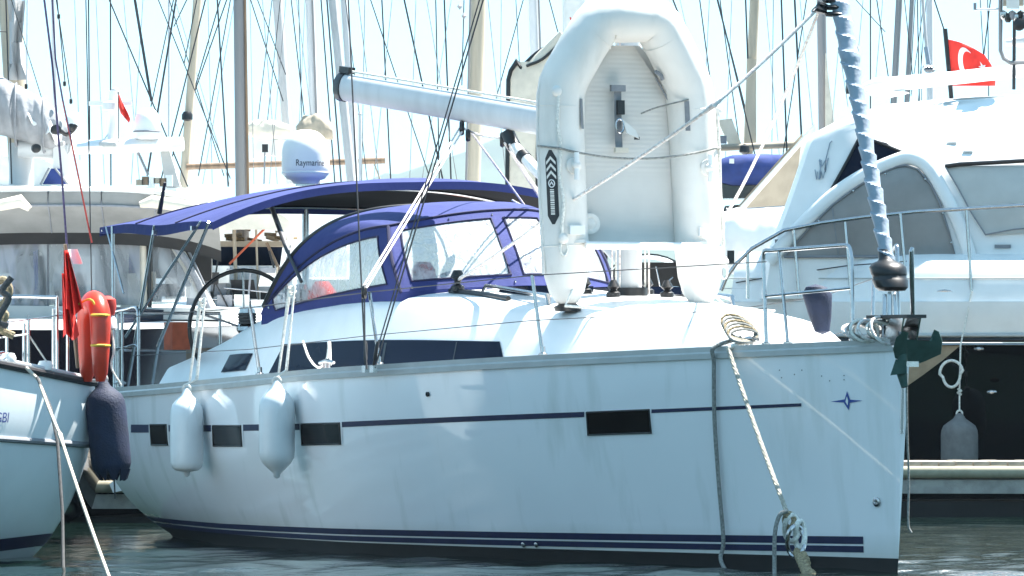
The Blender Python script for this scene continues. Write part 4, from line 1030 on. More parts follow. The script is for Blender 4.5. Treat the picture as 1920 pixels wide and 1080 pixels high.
# dangling cord at the stem
line_thing('frayed cord hanging from the bow roller beside the stem', curve([at(1700, 700, 37.75), at(1701, 800, 37.75), at(1704, 900, 37.8), at(1703, 980, 37.8), at(1709, 999, 37.8)], 6), .007, 'rope_grey', 'hanging_line')
# white object on the pontoon behind the stern (folded gangway with a rope cover)
pp = at(245, 840, 52.6)
gw = thing('gangway', at(240, 900, 53.6), 'folded white gangway resting on the pontoon behind the stern', 'gangway')
B().prism([at(140, 893, 53.3), at(300, 893, 53.3), at(280, 838, 53.3), at(215, 760, 53.3), at(150, 850, 53.3)], (0, .35, 0)).build('panel', 'offwhite', gw)
B().prism([at(212, 924, 52.7), at(262, 912, 52.7), at(250, 885, 52.7), at(225, 890, 52.7), at(205, 908, 52.7)], (0, .25, 0)).build('step', 'white', gw)

# ================================================================== BOATS BEHIND
def ext(a, b, y=-420):                 # lengthen a traced mast or stay above the picture
    return (a[0]+(a[0]-b[0])*(a[1]-y)/max(1, (b[1]-a[1])), y)
def simple_hull(t, c, h, length, beam, free, m, mdeck='deck', cabh=.42):
    """moored hull: loft with flare, sheer, transom, deck and cabin trunk; c centre on the water, h heading"""
    h = V((h[0], h[1], 0)).normalized(); s = V((-h.y, h.x, 0)); rings = []; N = 14
    for i in range(N+1):
        x = i/N; b = beam/2*(math.sin(math.pi*min(1, .22+x*.62))**.7)*(1-max(0, (x-.55)/.45)**2.2); b = max(b, .02); f = free*(1+.28*x*x)
        rings.append([c+h*((x-.5)*length)+s*v+Z3*z for v, z in ((b, f), (b*.97, f*.55), (b*.86, .12), (b*.5, -.3), (-b*.5, -.3), (-b*.86, .12), (-b*.97, f*.55), (-b, f))])
    B().loft(rings).build('hull', m, t, 50)
    rr = []
    for i in range(N+1):
        rr.append([rings[i][0]+Z3*.006, (rings[i][0]+rings[i][-1])/2+Z3*.07, rings[i][-1]+Z3*.006])
    B().grid(rr).build('deck', mdeck, t)
    cab = []
    for i in range(9):
        x = -.22+.46*i/8; wd = beam*.30*(1-.5*max(0, x)/.24*.6); z = free*1.05+cabh*math.sin(math.pi*min(1, .12+i/8*.84))**.5
        cab.append([c+h*(x*length)+s*v+Z3*zz for v, zz in ((wd, free), (wd*.92, z-.06), (wd*.6, z), (-wd*.6, z), (-wd*.92, z-.06), (-wd, free))])
    B().loft(cab).build('cabin', 'white', t, 40)
    for sd in (1, -1):
        B().prism([c+h*(x*length)+s*(sd*(beam*.285*(1-.3*max(0, x)))) + Z3*(free+dz) for x, dz in ((-.15, .12), (.10, .14), (.08, .27), (-.13, .28))], s*sd*.02).build('cabin_window', 'smoked', t)
def spar(name, a, b, wpx, Y, m, parent, taper=1., n=12, flat=1., extend=True):
    p0 = at(*(ext(a, b) if extend else a), Y); p1 = at(*b, Y); r = wpx/2*Y/F
    return tube(name, [p0, p0.lerp(p1, .5), p1], [r*taper, r*(1+taper)/2, r], m, parent, n, flat=flat)
def stays(parent, Y, lst, name='stay', m='steel_dull'):
    for a, b, wpx in lst:
        wire(name, [at(*ext(a, b), Y), at(*b, Y)], wpx*.58*Y/F, m, parent)
def boat(px, Y, label, heading, length, beam, free, m='gel', group='sailing yachts moored in the rows behind', off=0., cabh=.42):
    c = at(px, 740, Y); c.z = 0
    t = thing('sailing_boat', c, label, 'sailing boat', group)
    h = V((heading[0], heading[1], 0)).normalized(); simple_hull(t, c-h*(.08*length)+V((off, 0, 0)), heading, length, beam, free, m, 'deck', cabh); return t
def sail_roll(name, pts, r, m, parent, seed, n=16, lump=.09):
    """lowered sail flaked along a boom"""
    r0 = random.Random(seed); P = curve(pts, 14); k = len(P); n = 30; lump *= .55; rings = []
    T = (P[-1]-P[0]).normalized(); a = (Z3-T*T.z).normalized(); b = T.cross(a)
    ph = [r0.uniform(0, 6.28) for _ in range(6)]
    for i, p in enumerate(P):
        e = min(1, .55+2.2*min(i, k-1-i)/k); rr = r if not isinstance(r, (list, tuple)) else r[0]+(r[1]-r[0])*i/(k-1)
        rings.append([p+(a*math.cos(t)*1.15+b*math.sin(t)*.8)*rr*e*(1+lump*math.sin(3*t+ph[0]+i*.33)+lump*.7*math.sin(5*t+ph[1]-i*.41)+lump*.5*math.sin(i*.6+ph[2])+lump*.5*math.sin(9*t+ph[3]+i*.25)+lump*.35*math.sin(i*1.25+2*math.sin(2*t))) for t in [2*math.pi*j/n for j in range(n)]])
    return B().loft(rings).build(name, m, parent, 50)

# C: big sailing yacht with the wide pale bimini and clear side curtains
Yc = 58.0
C = boat(60, Yc, 'navy sailing yacht with wide grey bimini and clear side curtains behind the lifebuoy', (.25, .97), 15, 4.6, 1.7, 'navyhull', None, .3, .08)
rows = []; rows2 = []
for j in range(9):
    x = j/8; yy = Yc-1.6+2.6*x; row = []
    for i in range(31):
        q = i/30; px = -190+(600)*q; e = abs(2*q-1); py = 352+34*e**3.5
        p = at(px, py, Yc-1.6); row.append(V((p.x, yy+.15*x, p.z+.05*math.sin(math.pi*x))))
    rows.append(row)
bmC = B().slab(rows, (0, 0, -.035)).build('bimini', 'offwhite', C, 60)
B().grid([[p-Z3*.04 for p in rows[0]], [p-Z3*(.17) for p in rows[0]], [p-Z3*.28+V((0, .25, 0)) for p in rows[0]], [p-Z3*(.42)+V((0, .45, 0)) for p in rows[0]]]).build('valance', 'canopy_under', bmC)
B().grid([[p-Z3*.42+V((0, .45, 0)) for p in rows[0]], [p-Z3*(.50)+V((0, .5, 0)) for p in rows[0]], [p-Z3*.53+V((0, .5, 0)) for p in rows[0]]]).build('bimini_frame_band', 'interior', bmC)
for q in (.12, .3, .48, .66, .82): 
    i = int(q*30); tube('canopy_seam', [r[i]+Z3*.004 for r in rows]+[rows[0][i]-Z3*d+V((0, -.006+y, 0)) for d, y in ((.04, 0), (.17, 0), (.28, .25), (.42, .45))], .007, 'dgrey', bmC, 5)
tube('canopy_piping', [p-Z3*.17+V((0, -.01, 0)) for p in rows[0]], .012, 'dgrey', bmC, 6)
tube('rolled_curtain', [at(-60, 393, Yc-1.75), at(5, 384, Yc-1.75), at(38, 377, Yc-1.75), at(56, 392, Yc-1.75)], [.05, .055, .06, .03], 'cream', C, 10)
tube('rolled_curtain', [at(262, 384, Yc-1.7), at(285, 378, Yc-1.7), at(330, 384, Yc-1.7), at(400, 396, Yc-1.7)], [.03, .06, .06, .04], 'cream', C, 10)
def pane(pts, name='window', m='vinyl_c', Y=Yc-1.0, n=10):
    """curtain pane between four photo corners tl tr br bl, slightly billowed"""
    rows = []
    for j in range(7):
        t = j/6; row = []
        for i in range(n+1):
            s_ = i/n; a = [pts[0][k]*(1-s_)+pts[1][k]*s_ for k in (0, 1)]; b = [pts[3][k]*(1-s_)+pts[2][k]*s_ for k in (0, 1)]
            row.append(at(a[0]*(1-t)+b[0]*t, a[1]*(1-t)+b[1]*t, Y)+V((0, -.06*math.sin(math.pi*s_)*math.sin(math.pi*t)+.012*math.sin(9*s_+4*t), 0)))
        rows.append(row)
    return B().grid(rows).build(name, m, C)
pane([(-40, 452), (88, 452), (88, 588), (-40, 588)]); pane([(92, 452), (262, 452), (264, 572), (92, 576)]); pane([(285, 447), (322, 448), (388, 572), (287, 572)])
for a, b, wd, m in (((268, 446), (270, 590), 13, 'cream'), ((279, 440), (281, 580), 8, 'black'), ((90, 450), (90, 590), 5, 'dgrey'), ((318, 440), (402, 590), 20, 'cream'), ((345, 452), (395, 560), 5, 'dgrey'), ((24, 450), (26, 600), 5, 'teal_print'), ((66, 450), (68, 590), 9, 'bluecover')):
    spar('curtain_post', a, b, wd, Yc-.95, m, C, extend=False)
tube('curtain_arch', [at(x, y, Yc-1.05) for x, y in ((275, 445), (300, 440), (322, 452), (350, 490), (372, 530), (392, 585))], .035, 'dgrey', C, 8)
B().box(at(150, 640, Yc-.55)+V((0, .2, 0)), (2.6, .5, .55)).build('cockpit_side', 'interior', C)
B().prism([at(-60, 572, Yc-1.1), at(420, 578, Yc-1.1), at(420, 600, Yc-1.1), at(-60, 596, Yc-1.1)], (0, 1.6, 0)).build('coaming', 'light_cover', C)
B().prism([at(-60, 602, Yc-1.05), at(440, 602, Yc-1.05), at(440, 800, Yc-1.05), at(-60, 800, Yc-1.05)], (0, 1.2, 0)).build('topside', 'navyhull', C)
B().grid([[at(x, y, Yc+1.25)+V((0, .05*math.sin(x*.05), 0)) for x in range(-60, 400, 20)] for y in (430, 470, 500, 522)]).build('dark_backdrop', 'interior', C)  # dark sheet added behind the clear curtains to darken the cockpit
for k in range(16):
    px, py = rnd.uniform(0, 375), rnd.uniform(495, 575); B().box(at(px, py, Yc+rnd.uniform(.2, .9)), (rnd.uniform(.06, .3), .12, rnd.uniform(.08, .3))).build('cockpit_gear', ('interior', 'navyhull', 'dgrey', 'white', 'bluecover', 'tan')[k % 6], C)
for k in range(7):                     # clutter in the cockpit seen through the curtains
    px = 20+38*k; B().box(at(px, 545-18*(k % 3), Yc+.3), (.22+.1*(k % 2), .2, .34+.16*(k % 3))).build('cockpit_locker', ('white', 'dgrey', 'light_cover', 'interior')[k % 4], C)
B().prism([at(95, 468, Yc+.8), at(262, 462, Yc+.8), at(262, 505, Yc+.8), at(200, 520, Yc+.8), at(100, 512, Yc+.8)], (0, .1, 0)).build('windscreen', 'dgrey', C)
for px in (28, 150, 250): tube('stanchion', [at(px, 700, Yc-1.3), at(px-3, 610, Yc-1.3)], .016, 'steel', C, 6)
tube('life_rail', [at(-20, 622, Yc-1.3), at(330, 615, Yc-1.3)], .010, 'steel', C, 6)
# its mast, boom and stacked mainsail
spar('mast', (18, 0), (40, 345), 42, Yc+.6, 'beige_mast', C, 1., 16)
spar('mast_foot', (40, 268), (40, 348), 46, Yc+.4, 'alu', C, extend=False)
spar('boom', (35, 278), (122, 282), 34, Yc+.15, 'alu', C, extend=False)
B().box(at(116, 300, Yc+.1), (.16, .16, .32)).build('boom_end', 'alu', C)
def stack_pack():
    """mainsail flaked into a bag along the boom: smooth belly with hanging folds, layers of sail above"""
    P = curve([at(-120, 160, Yc+.1), at(-20, 196, Yc), at(60, 226, Yc), at(132, 256, Yc+.05)], 26); k = len(P); r_ = random.Random(3); rings = []
    for i, p in enumerate(P):
        t = i/(k-1); r = .34-.15*t; e = min(1, .45+3*(1-t)); ring = []
        for j in range(40):
            a = 2*math.pi*j/40; dn = max(0, -math.cos(a)); sd = abs(math.sin(a))
            fold = .045*math.sin(i*.55+.9*math.cos(a)*2+.6*math.sin(i*.17))*(.25+sd)+.02*math.sin(i*1.3+3*a)*sd
            ring.append(p+V((0, math.sin(a)*r*.72*e*(1+fold*2), math.cos(a)*r*(1.15 if math.cos(a) > 0 else .95)*e*(1+fold))))
        rings.append(ring)
    B().loft(rings).build('sail_bag', 'sail_grey', C, 60)
    for m in range(5):
        L0 = [(-130-10*m, 112+10*m), (-30, 140+11*m), (50+6*m, 176+10*m), (118+6*m, 226+6*m)]
        q = curve([at(x, y, Yc+.05+.06*m) for x, y in L0], 22)
        B().slab([[p+V((0, y+.04*math.sin(i*.5+m), -abs(y)*1.1+.03*math.sin(i*.9+m*2+y*8))) for i, p in enumerate(q)] for y in (-.20, -.12, -.05, 0, .05, .12)], (0, 0, -.02)).build('sail_fold', 'sail' if m % 2 else 'white', C, 60)
    for t in (.30, .55, .78):
        p = P[int(t*(k-1))]; r = .34-.15*t
        tube('sail_tie', [p+V((0, math.sin(a)*r*.80, math.cos(a)*r*1.2)) for a in [x*math.pi/12 for x in range(25)]], .012, 'dgrey', C, 6)
stack_pack()
B().grid([[at(x0+(x1-x0)*k/5, y, Yc+.35)+V((0, .08*math.sin(k*1.9+y*.03), 0)) for k in range(6)] for y, x0, x1 in ((0, 14, 48), (40, 16, 46), (80, 17, 42), (120, 18, 46), (150, 14, 62))]).build('hoisted_luff', 'sail', C)
for c, r in (((105, 243), 10), ((68, 278), 9), ((134, 238), 7)): B().lathe([(0, -.03), (r*Yc/F, -.02), (r*Yc/F*.9, .02), (0, .03)], at(*c, Yc-.35), 14, (V((1, 0, 0)), Z3, V((.3, -1, 0)).normalized())).build('boom_block', 'black', C)
tube('reef_hook', curve([at(112, 244, Yc-.3), at(125, 252, Yc-.3), at(136, 245, Yc-.3), at(143, 234, Yc-.3)], 4), .022, 'black', C, 8)
spar('kicker', (92, 315), (76, 346), 4, Yc-.1, 'dgrey', C, extend=False); spar('kicker', (103, 315), (128, 346), 4, Yc-.1, 'dgrey', C, extend=False)
B().prism([at(96, 316, Yc), at(112, 316, Yc), at(124, 345, Yc), at(80, 345, Yc)], (0, .1, 0)).build('hatch_cover', 'bluecover', C)
stays(C, Yc+.3, [((51, 0), (50, 160), 3), ((99, 0), (106, 330), 7)], 'stay', 'alu')
stays(C, Yc+.2, [((12, 30), (22, 345), 2.5), ((110, 30), (122, 155), 2), ((116, 70), (134, 190), 2), ((40, 60), (80, 190), 1.5), ((0, 100), (14, 60), 1.5)])
for c in ((110, 31), (121, 157), (133, 190), (49, 162), (79, 193)): B().lathe([(0, -.03), (.016, -.02), (.016, .02), (0, .03)], at(*c, Yc), 8).build('line_block', 'black', C)

# D: cream sprayhood and grey mast behind the cockpit of the main yacht
Yd = 63.0
D_ = boat(470, Yd, 'sailing boat with thick grey mast and cream canopy behind the steering wheels', (.15, 1), 12, 3.8, 1.4)
mD = spar('mast', (450, 0), (457, 640), 25, Yd, 'alu_dark', D_, 1, 18)
spar('mast_track', (459.5, 0), (466, 400), 5, Yd-.06, 'wood', mD)
def arch(Y, x0, x1, yt, yb, wd, m, name, e=.6, dy=0):
    pts = [at((x0+x1)/2-(x1-x0)/2*math.copysign(abs(math.cos(a))**e, math.cos(a)), yb-(yb-yt)*abs(math.sin(a))**e, Y+dy) for a in [math.pi*k/20 for k in range(21)]]
    return tube(name, pts, wd/2*Y/F, m, D_, 10)
cols = []
for k in range(7):
    t = k/6; cols.append([at((392+550)/2-(550-392)/2*math.copysign(abs(math.cos(a))**.5, math.cos(a)), 462-(462-398-6*math.sin(t*math.pi))*abs(math.sin(a))**.55, Yd-1.2+1.6*t) for a in [math.pi*j/24 for j in range(25)]])
B().slab(cols, (0, 0, -.02)).build('canopy', 'cream', D_, 60)
crown_ = lambda f, dy: [at(471-79*f*math.copysign(abs(math.cos(a))**.5, math.cos(a)), 466-(66-dy)*abs(math.sin(a))**.55, Yd-1.22) for a in [math.pi*j/24 for j in range(25)]]
B().slab([crown_(1, 0), crown_(.93, 12), crown_(.86, 30)], (0, .06, 0)).build('canopy_valance', 'cream', D_, 60)
B().slab([[at(x, y, Yd+.9) for x in (398, 430, 470, 510, 545)] for y in (412, 430, 458)], (0, .05, 0)).build('canopy_back', 'offwhite', D_)
B().prism([at(505, 396, Yd+1.6), at(650, 396, Yd+1.6), at(650, 520, Yd+1.6), at(505, 520, Yd+1.6)], (0, 1.2, 0)).build('hardtop_side', 'white', D_)
B().prism([at(388, 452, Yd-.9), at(535, 452, Yd-.9), at(535, 462, Yd-.9), at(388, 462, Yd-.9)], (0, .5, 0)).build('roof_edge', 'tan', D_)
rowsD = [[at(395+135*i/10-6*j/3, 462+36*j/3, Yd-.7)+V((0, .15*j/3, 0)) for i in range(11)] for j in range(4)]
B().grid(rowsD).build('windscreen', 'smoked', D_)
B().prism([at(360, 498, Yd-.8), at(545, 498, Yd-.8), at(560, 640, Yd-.8), at(350, 640, Yd-.8)], (0, 1.5, 0)).build('cabin_front', 'white', D_)
for a, b, wd in (((392, 405), (402, 620), 5), ((438, 402), (446, 640), 7), ((480, 430), (486, 600), 4), ((500, 455), (548, 560), 6), ((535, 430), (535, 470), 4)): spar('canopy_post', a, b, wd, Yd-1., ('cream', 'wood', 'tan', 'dgrey', 'tan')[int(wd) % 5], D_, extend=False)
r_ = random.Random(2)
for k in range(12):
    x, y = r_.uniform(400, 530), r_.uniform(418, 450); spar('stowed_gear', (x, y), (x+r_.uniform(15, 40), y+r_.uniform(-10, 8)), r_.uniform(4, 9), Yd-.5, ('cream', 'tan', 'wood', 'rope_tan')[k % 4], D_, extend=False)
tube('orange_line', [at(500, 425, Yd-1.1), at(430, 495, Yd-1.1)], .012, 'cushion', D_, 6)
for k in range(22):
    px, py = rnd.uniform(345, 545), rnd.uniform(505, 625); B().box(at(px, py, Yd-1.1+rnd.uniform(-.3, .2)), (rnd.uniform(.05, .28), .1, rnd.uniform(.05, .22)), (V((1, 0, 0)), V((0, 1, 0)), V((rnd.uniform(-.3, .3), 0, 1)).normalized())).build('stowed_gear', ('interior', 'dgrey', 'offwhite', 'light_cover', 'offwhite', 'light_cover', 'dgrey')[k % 7], D_)
for k in range(5): B().box(at(390+32*k, 590-8*(k % 2), Yd-1.3), (.16, .2, .22+.1*(k % 3))).build('deck_box', ('white', 'dgrey', 'offwhite')[k % 3], D_)

for k, (a, b, wd, m) in enumerate((((352, 470), (372, 620), 5, 'dgrey'), ((412, 462), (398, 560), 3, 'black'), ((505, 470), (540, 600), 4, 'black'), ((425, 505), (520, 512), 3, 'dgrey'), ((420, 540), (545, 552), 3, 'steel'), ((372, 560), (545, 566), 4, 'steel'), ((470, 505), (462, 610), 4, 'dgrey'), ((520, 500), (512, 620), 3, 'tan'), ((388, 500), (440, 600), 3, 'black'), ((545, 460), (500, 610), 3, 'dgrey'))):
    spar('cockpit_pole', a, b, wd, Yd-1.25-.02*k, m, D_, extend=False)
for k in range(9): B().box(at(rnd.uniform(350, 540), rnd.uniform(520, 600), Yd-1.15), (rnd.uniform(.08, .22), .1, rnd.uniform(.1, .24))).build('locker', ('interior', 'dgrey', 'navyhull')[k % 3], D_)
B().grid([[at(x, y, Yd-.95)+V((0, .05*math.sin(x*.08), 0)) for x in range(398, 532, 12)] for y in (500, 520, 545)]).build('clear_panel', 'vinyl_c', D_)
for k in range(10):                    # rails, ropes and gear crowding the cockpit of the navy yacht
    px = rnd.uniform(0, 330); spar('cockpit_pole', (px, rnd.uniform(585, 610)), (px+rnd.uniform(-25, 25), 700), rnd.uniform(2, 4), Yc-1.4, ('steel', 'rope', 'dgrey', 'wood')[k % 4], C, extend=False)
for k in range(8): B().box(at(rnd.uniform(10, 330), rnd.uniform(615, 690), Yc-1.35), (rnd.uniform(.08, .3), .12, rnd.uniform(.1, .3))).build('cockpit_gear', ('cushion', 'interior', 'wood', 'dgrey', 'light_cover')[k % 5], C)

# E: flybridge motor yacht with radar arch, far behind on the same side
Ye = 84.0; pe = at(150, 740, Ye); pe.z = 0
E = thing('motor_yacht', pe, 'white flybridge motor yacht with radar arch, two domes and a small red flag far behind', 'motor yacht')
simple_hull(E, pe+V((-1, 2, 0)), (.3, 1), 16, 4.8, 1.8, 'white')
B().prism([at(-120, 345, Ye), at(120, 350, Ye), at(330, 352, Ye), at(340, 560, Ye), at(-120, 560, Ye)], (0, 3, 0)).build('superstructure', 'white', E)
B().prism([at(-60, 345, Ye+.3), at(-60, 300, Ye+.3), at(60, 290, Ye+.3), at(130, 325, Ye+.3), at(120, 350, Ye+.3)], (0, 2.4, 0)).build('flybridge', 'offwhite', E)
tube('arch_wing', [at(95, 280, Ye), at(160, 276, Ye), at(250, 272, Ye), at(344, 270, Ye)], [.07, .1, .11, .10], 'white', E, 12, flat=2.5)
B().prism([at(300, 280, Ye), at(316, 280, Ye), at(338, 350, Ye), at(310, 350, Ye)], (0, .4, 0)).build('arch_leg', 'light_cover', E)
spar('arch_strut', (258, 284), (278, 328), 5, Ye, 'dgrey', E, extend=False)
def dome_at(px, py, w_, h_, Y, parent, m='white', name='dome'):
    c = at(px, py, Y); r = w_/2*Y/F; h = h_*Y/F
    d = B().lathe([(r*.6, 0), (r*.9, .02), (r, h*.12), (r, h*.45)]+[(r*math.cos(a)**.8, h*.45+h*.55*math.sin(a)) for a in [k*math.pi/16 for k in range(1, 9)]], c, 20).build(name, m, parent); return d
dm = dome_at(276, 262, 50, 60, Ye-.2, E); tube('dome_band', [at(276, 247, Ye-.2)+V((25.4*Ye/F*math.cos(t), 25.4*Ye/F*math.sin(t), 0)) for t in [k*math.pi/12 for k in range(25)]], .012, 'dgrey', dm, 6)
dome_at(205, 276, 40, 14, Ye-.2, E, 'light_cover'); dome_at(140, 270, 44, 60, Ye+.4, E)
spar('signal_mast', (214, 170), (212, 272), 22, Ye, 'white', E, extend=False, taper=.8); dome_at(216, 178, 15, 14, Ye, E, 'light_cover', 'masthead_light')
B().box(at(207, 194, Ye-.1), (.62, .06, .06)).build('radar_scanner', 'white', E); B().lathe([(.0, 0), (.12, 0), (.12, .1), (0, .14)], at(207, 206, Ye-.1), 12).build('scanner_motor', 'white', E)
for px in (190, 230): spar('arch_rail', (px, 268), (px+18, 245), 3, Ye, 'white', E, extend=False)
sf = thing('flag', at(223, 180, Ye-.3), 'small limp red flag on the far flybridge yacht signal mast', 'flag')
B().slab([[at(x0+(x1-x0)*k/4, y+3*k*t, Ye-.35)+V((0, .04*math.sin(k*2+t*3), 0)) for k in range(5)] for y, x0, x1, t in ((178, 222, 224, 0), (190, 222, 230, .3), (202, 223, 240, .8), (212, 226, 245, 1), (219, 232, 242, 1))], (0, .01, 0)).build('cloth', 'red', sf, 80)
tube('flag_cord', [at(222, 172, Ye-.3), at(222, 268, Ye-.3)], .008, 'rope_dark', sf, 6)
for k in range(6): B().box(at(262+11*k, 342-3*(k % 2), Ye-.6), (.10, .1, .08+.04*(k % 3))).build('deck_gear', ('tan', 'wood', 'white')[k % 3], E)

# row of sailing boats whose masts fill the sky
b1 = boat(352, 96, 'sailing boat with buff mast, dark mast light and a long wooden boom', (.9, .3), 15, 4.2, 1.5)
spar('mast', (370, 0), (344, 352), 16, 96, 'beige_mast', b1)
B().lathe([(.05, -.1), (.09, -.08), (.09, 0), (.06, .05), (.0, .06)], at(351, 215, 95.8), 12).build('mast_light', 'black', b1)
spar('boom', (350, 313), (722, 301), 12, 95.9, 'wood', b1, extend=False); spar('boom_strut', (700, 303), (716, 345), 3, 95.9, 'tan', b1, extend=False)
stays(b1, 95.5, [((205, 0), (352, 350), 2.6), ((297, 0), (432, 335), 2), ((385, 0), (300, 345), 2.5), ((408, 10), (428, 350), 3), ((432, 0), (372, 330), 2), ((253, 0), (284, 190), 5), ((302, 110), (283, 200), 2), ((358, 55), (345, 120), 2)])
b1b = boat(300, 104, 'sailing boat behind the buff mast with many dark stays crossing', (-.8, .5), 12, 3.6, 1.3)
spar('mast', (317, 0), (317, 350), 4, 104, 'alu', b1b); stays(b1b, 103.6, [((330, 0), (276, 330), 3.5), ((207, 0), (208, 348), 2.6), ((350, 0), (326, 50), 2), ((400, 45), (345, 235), 2.2), ((425, 0), (310, 330), 2.2), ((364, 150), (420, 330), 1.8), ((166, 0), (169, 350), 2.5)])
b3 = boat(588, 90, 'sailing boat with grey mast, roller furled white jib and a heaped cream sail cover', (-.5, .85), 13, 4, 1.4)
spar('mast', (581, 0), (593, 345), 17, 90, 'alu', b3); spar('mast_track', (586, 0), (598, 345), 4, 89.9, 'alu_dark', b3)
spar('furled_jib', (520, 0), (546, 345), 18, 89.5, 'sail', b3)
sail_roll('sail_cover', [at(462, 240, 89), at(500, 243, 89), at(545, 246, 89)], .12, 'cream', b3, 12, lump=.12); sail_roll('sail_cover', [at(556, 250, 88.8), at(590, 238, 88.8), at(624, 246, 88.8)], .17, 'tan', b3, 14, lump=.12)
B().prism([at(472, 262, 89), at(540, 262, 89), at(540, 296, 89), at(500, 290, 89), at(468, 300, 89)], (0, .3, 0)).build('deck_tent', 'offwhite', b3)
spar('deck_pole', (497, 275), (495, 345), 3, 88.7, 'dgrey', b3, extend=False); B().box(at(497, 278, 88.6), (.09, .09, .12)).build('pole_light', 'black', b3)
stays(b3, 89, [((470, 0), (531, 190), 2), ((483, 0), (536, 140), 1.8), ((546, 0), (572, 230), 2), ((602, 0), (628, 345), 2.5), ((613, 0), (640, 345), 3), ((503, 60), (482, 240), 1.5), ((560, 0), (566, 230), 1.6), ((515, 100), (500, 240), 1.4)])
b4 = boat(642, 76, 'sailing boat with a white roller furled headsail beside the end of the boom', (.5, .85), 11, 3.6, 1.3)
spar('furled_jib', (624, 0), (660, 350), 17, 75.6, 'sail', b4); spar('mast', (645, 0), (668, 350), 13, 76, 'alu', b4); spar('stern_pole', (675, 215), (676, 350), 6, 75.4, 'alu', b4, extend=False)
B().lathe([(0, 0), (.03, .02), (.0, .06)], at(675, 217, 75.4), 8).build('pole_light', 'dgrey', b4)
stays(b4, 75.5, [((695, 0), (803, 325), 2), ((716, 0), (733, 345), 2.6), ((655, 60), (690, 350), 1.5)])
b5 = boat(888, 82, 'sailing boat with a wide buff mast behind the boom of the main yacht', (-.3, .95), 14, 4.2, 1.5)
spar('mast', (896, 0), (884, 420), 29, 82, 'beige_mast', b5, 1, 16); spar('mast_track', (882, 0), (872, 420), 4, 81.8, 'alu_dark', b5)
stays(b5, 81.5, [((758, 0), (832, 345), 3.2), ((817, 0), (824, 345), 2.2), ((833, 0), (846, 345), 3), ((981, 0), (926, 200), 1.8), ((870, 0), (866, 160), 2)])
for c in ((862, 12), (870, 30)): B().lathe([(0, -.05), (.04, 0), (0, .05)], at(*c, 81.4), 8).build('line_block', 'dgrey', b5)
b6 = boat(1006, 94, 'sailing boat with a slim grey mast rising behind the covered kayak', (.7, .7), 12, 3.8, 1.4)
spar('mast', (1000, 0), (1014, 420), 19, 94, 'alu', b6); spar('mast_track', (1010, 0), (1024, 420), 4, 93.9, 'alu_dark', b6)
stays(b6, 93.6, [((1030, 0), (1046, 60), 2), ((1262, 0), (1312, 130), 3), ((1312, 0), (1338, 200), 2.2), ((1345, 0), (1400, 215), 3), ((1350, 0), (1385, 260), 2), ((975, 140), (985, 320), 1.5)])
b7 = boat(1085, 67, 'sailing boat with a broad white furled mainsail lettered in red behind the dinghy bow', (.1, 1), 12, 3.8, 1.4)
sp7 = spar('mast', (1082, 0), (1085, 640), 68, 67, 'offwhite', b7, 1, 20, .8)
vs, fs = letters('V', .22); c = at(1076, 46, 66.74)
B().add([c+V((p.x*.75-.0, -.0, p.y*1.0)) for p in vs], fs).build('lettering', 'red_print', sp7)
B().slab([[at(1215-105*math.cos(a)*(1+.0*j), 640-165*abs(math.sin(a))**.6, 66.2)+V((0, .35*j, 0)) for a in [math.pi*k/18 for k in range(19)]] for j in range(6)], (0, 0, -.02)).build('sprayhood', 'navyhull', b7, 50)
B().prism([at(x, y, 66.5) for x, y in ((1112, 640), (1125, 540), (1160, 492), (1270, 492), (1305, 540), (1318, 640))], (0, .1, 0)).build('sprayhood_front', 'interior', b7)
for a, b in (((1230, 500), (1250, 600)), ((1262, 520), (1215, 560)), ((1140, 510), (1150, 600))): spar('rail', a, b, 3, 66.0, 'steel', b7, extend=False)
# upright covered kayak with black piping
pk = at(1005, 345, 69); ky = thing('kayak', at(1005, 620, 69), 'cream covered kayak stored upright with black piping beside the dinghy', 'kayak')
def kay(t, s_, d=0.):
    y = 60+560*t; xc = 1050-6*t; hw = 96*min(1, (t*7.0+.003))**.5*(1-.25*max(0, t-.5)); return at(xc+s_*hw, y+(24*abs(s_)**2 if t < .1 else 0), 69)+V((0, -.16*math.cos(s_*math.pi/2)-d, 0))
B().slab([[kay(t, k/6-1) for k in range(13)] for t in (0, .002, .006, .012, .02, .03, .045, .06, .08, .1, .13, .16, .24, .34, .5, .7, 1)], (0, .3, 0)).build('cover', 'cream', ky, 60)
for s_ in (-1, 1): tube('piping', [kay(t, s_, .01) for t in (0, .002, .006, .012, .02, .03, .045, .06, .08, .1, .13, .16, .24, .34, .5, .7, 1)], .026, 'black', ky, 8)
tube('piping', curve([kay(.115, -.72, .02), kay(.085, -.45, .02), kay(.05, -.1, .02), kay(.03, .1, .02)], 5), .018, 'black', ky, 6)
B().grid([[kay(t, s_, .012) for s_ in (-.45, -.3, -.1)] for t in (.33, .40, .46, .52)]).build('cover_window', 'black', ky)

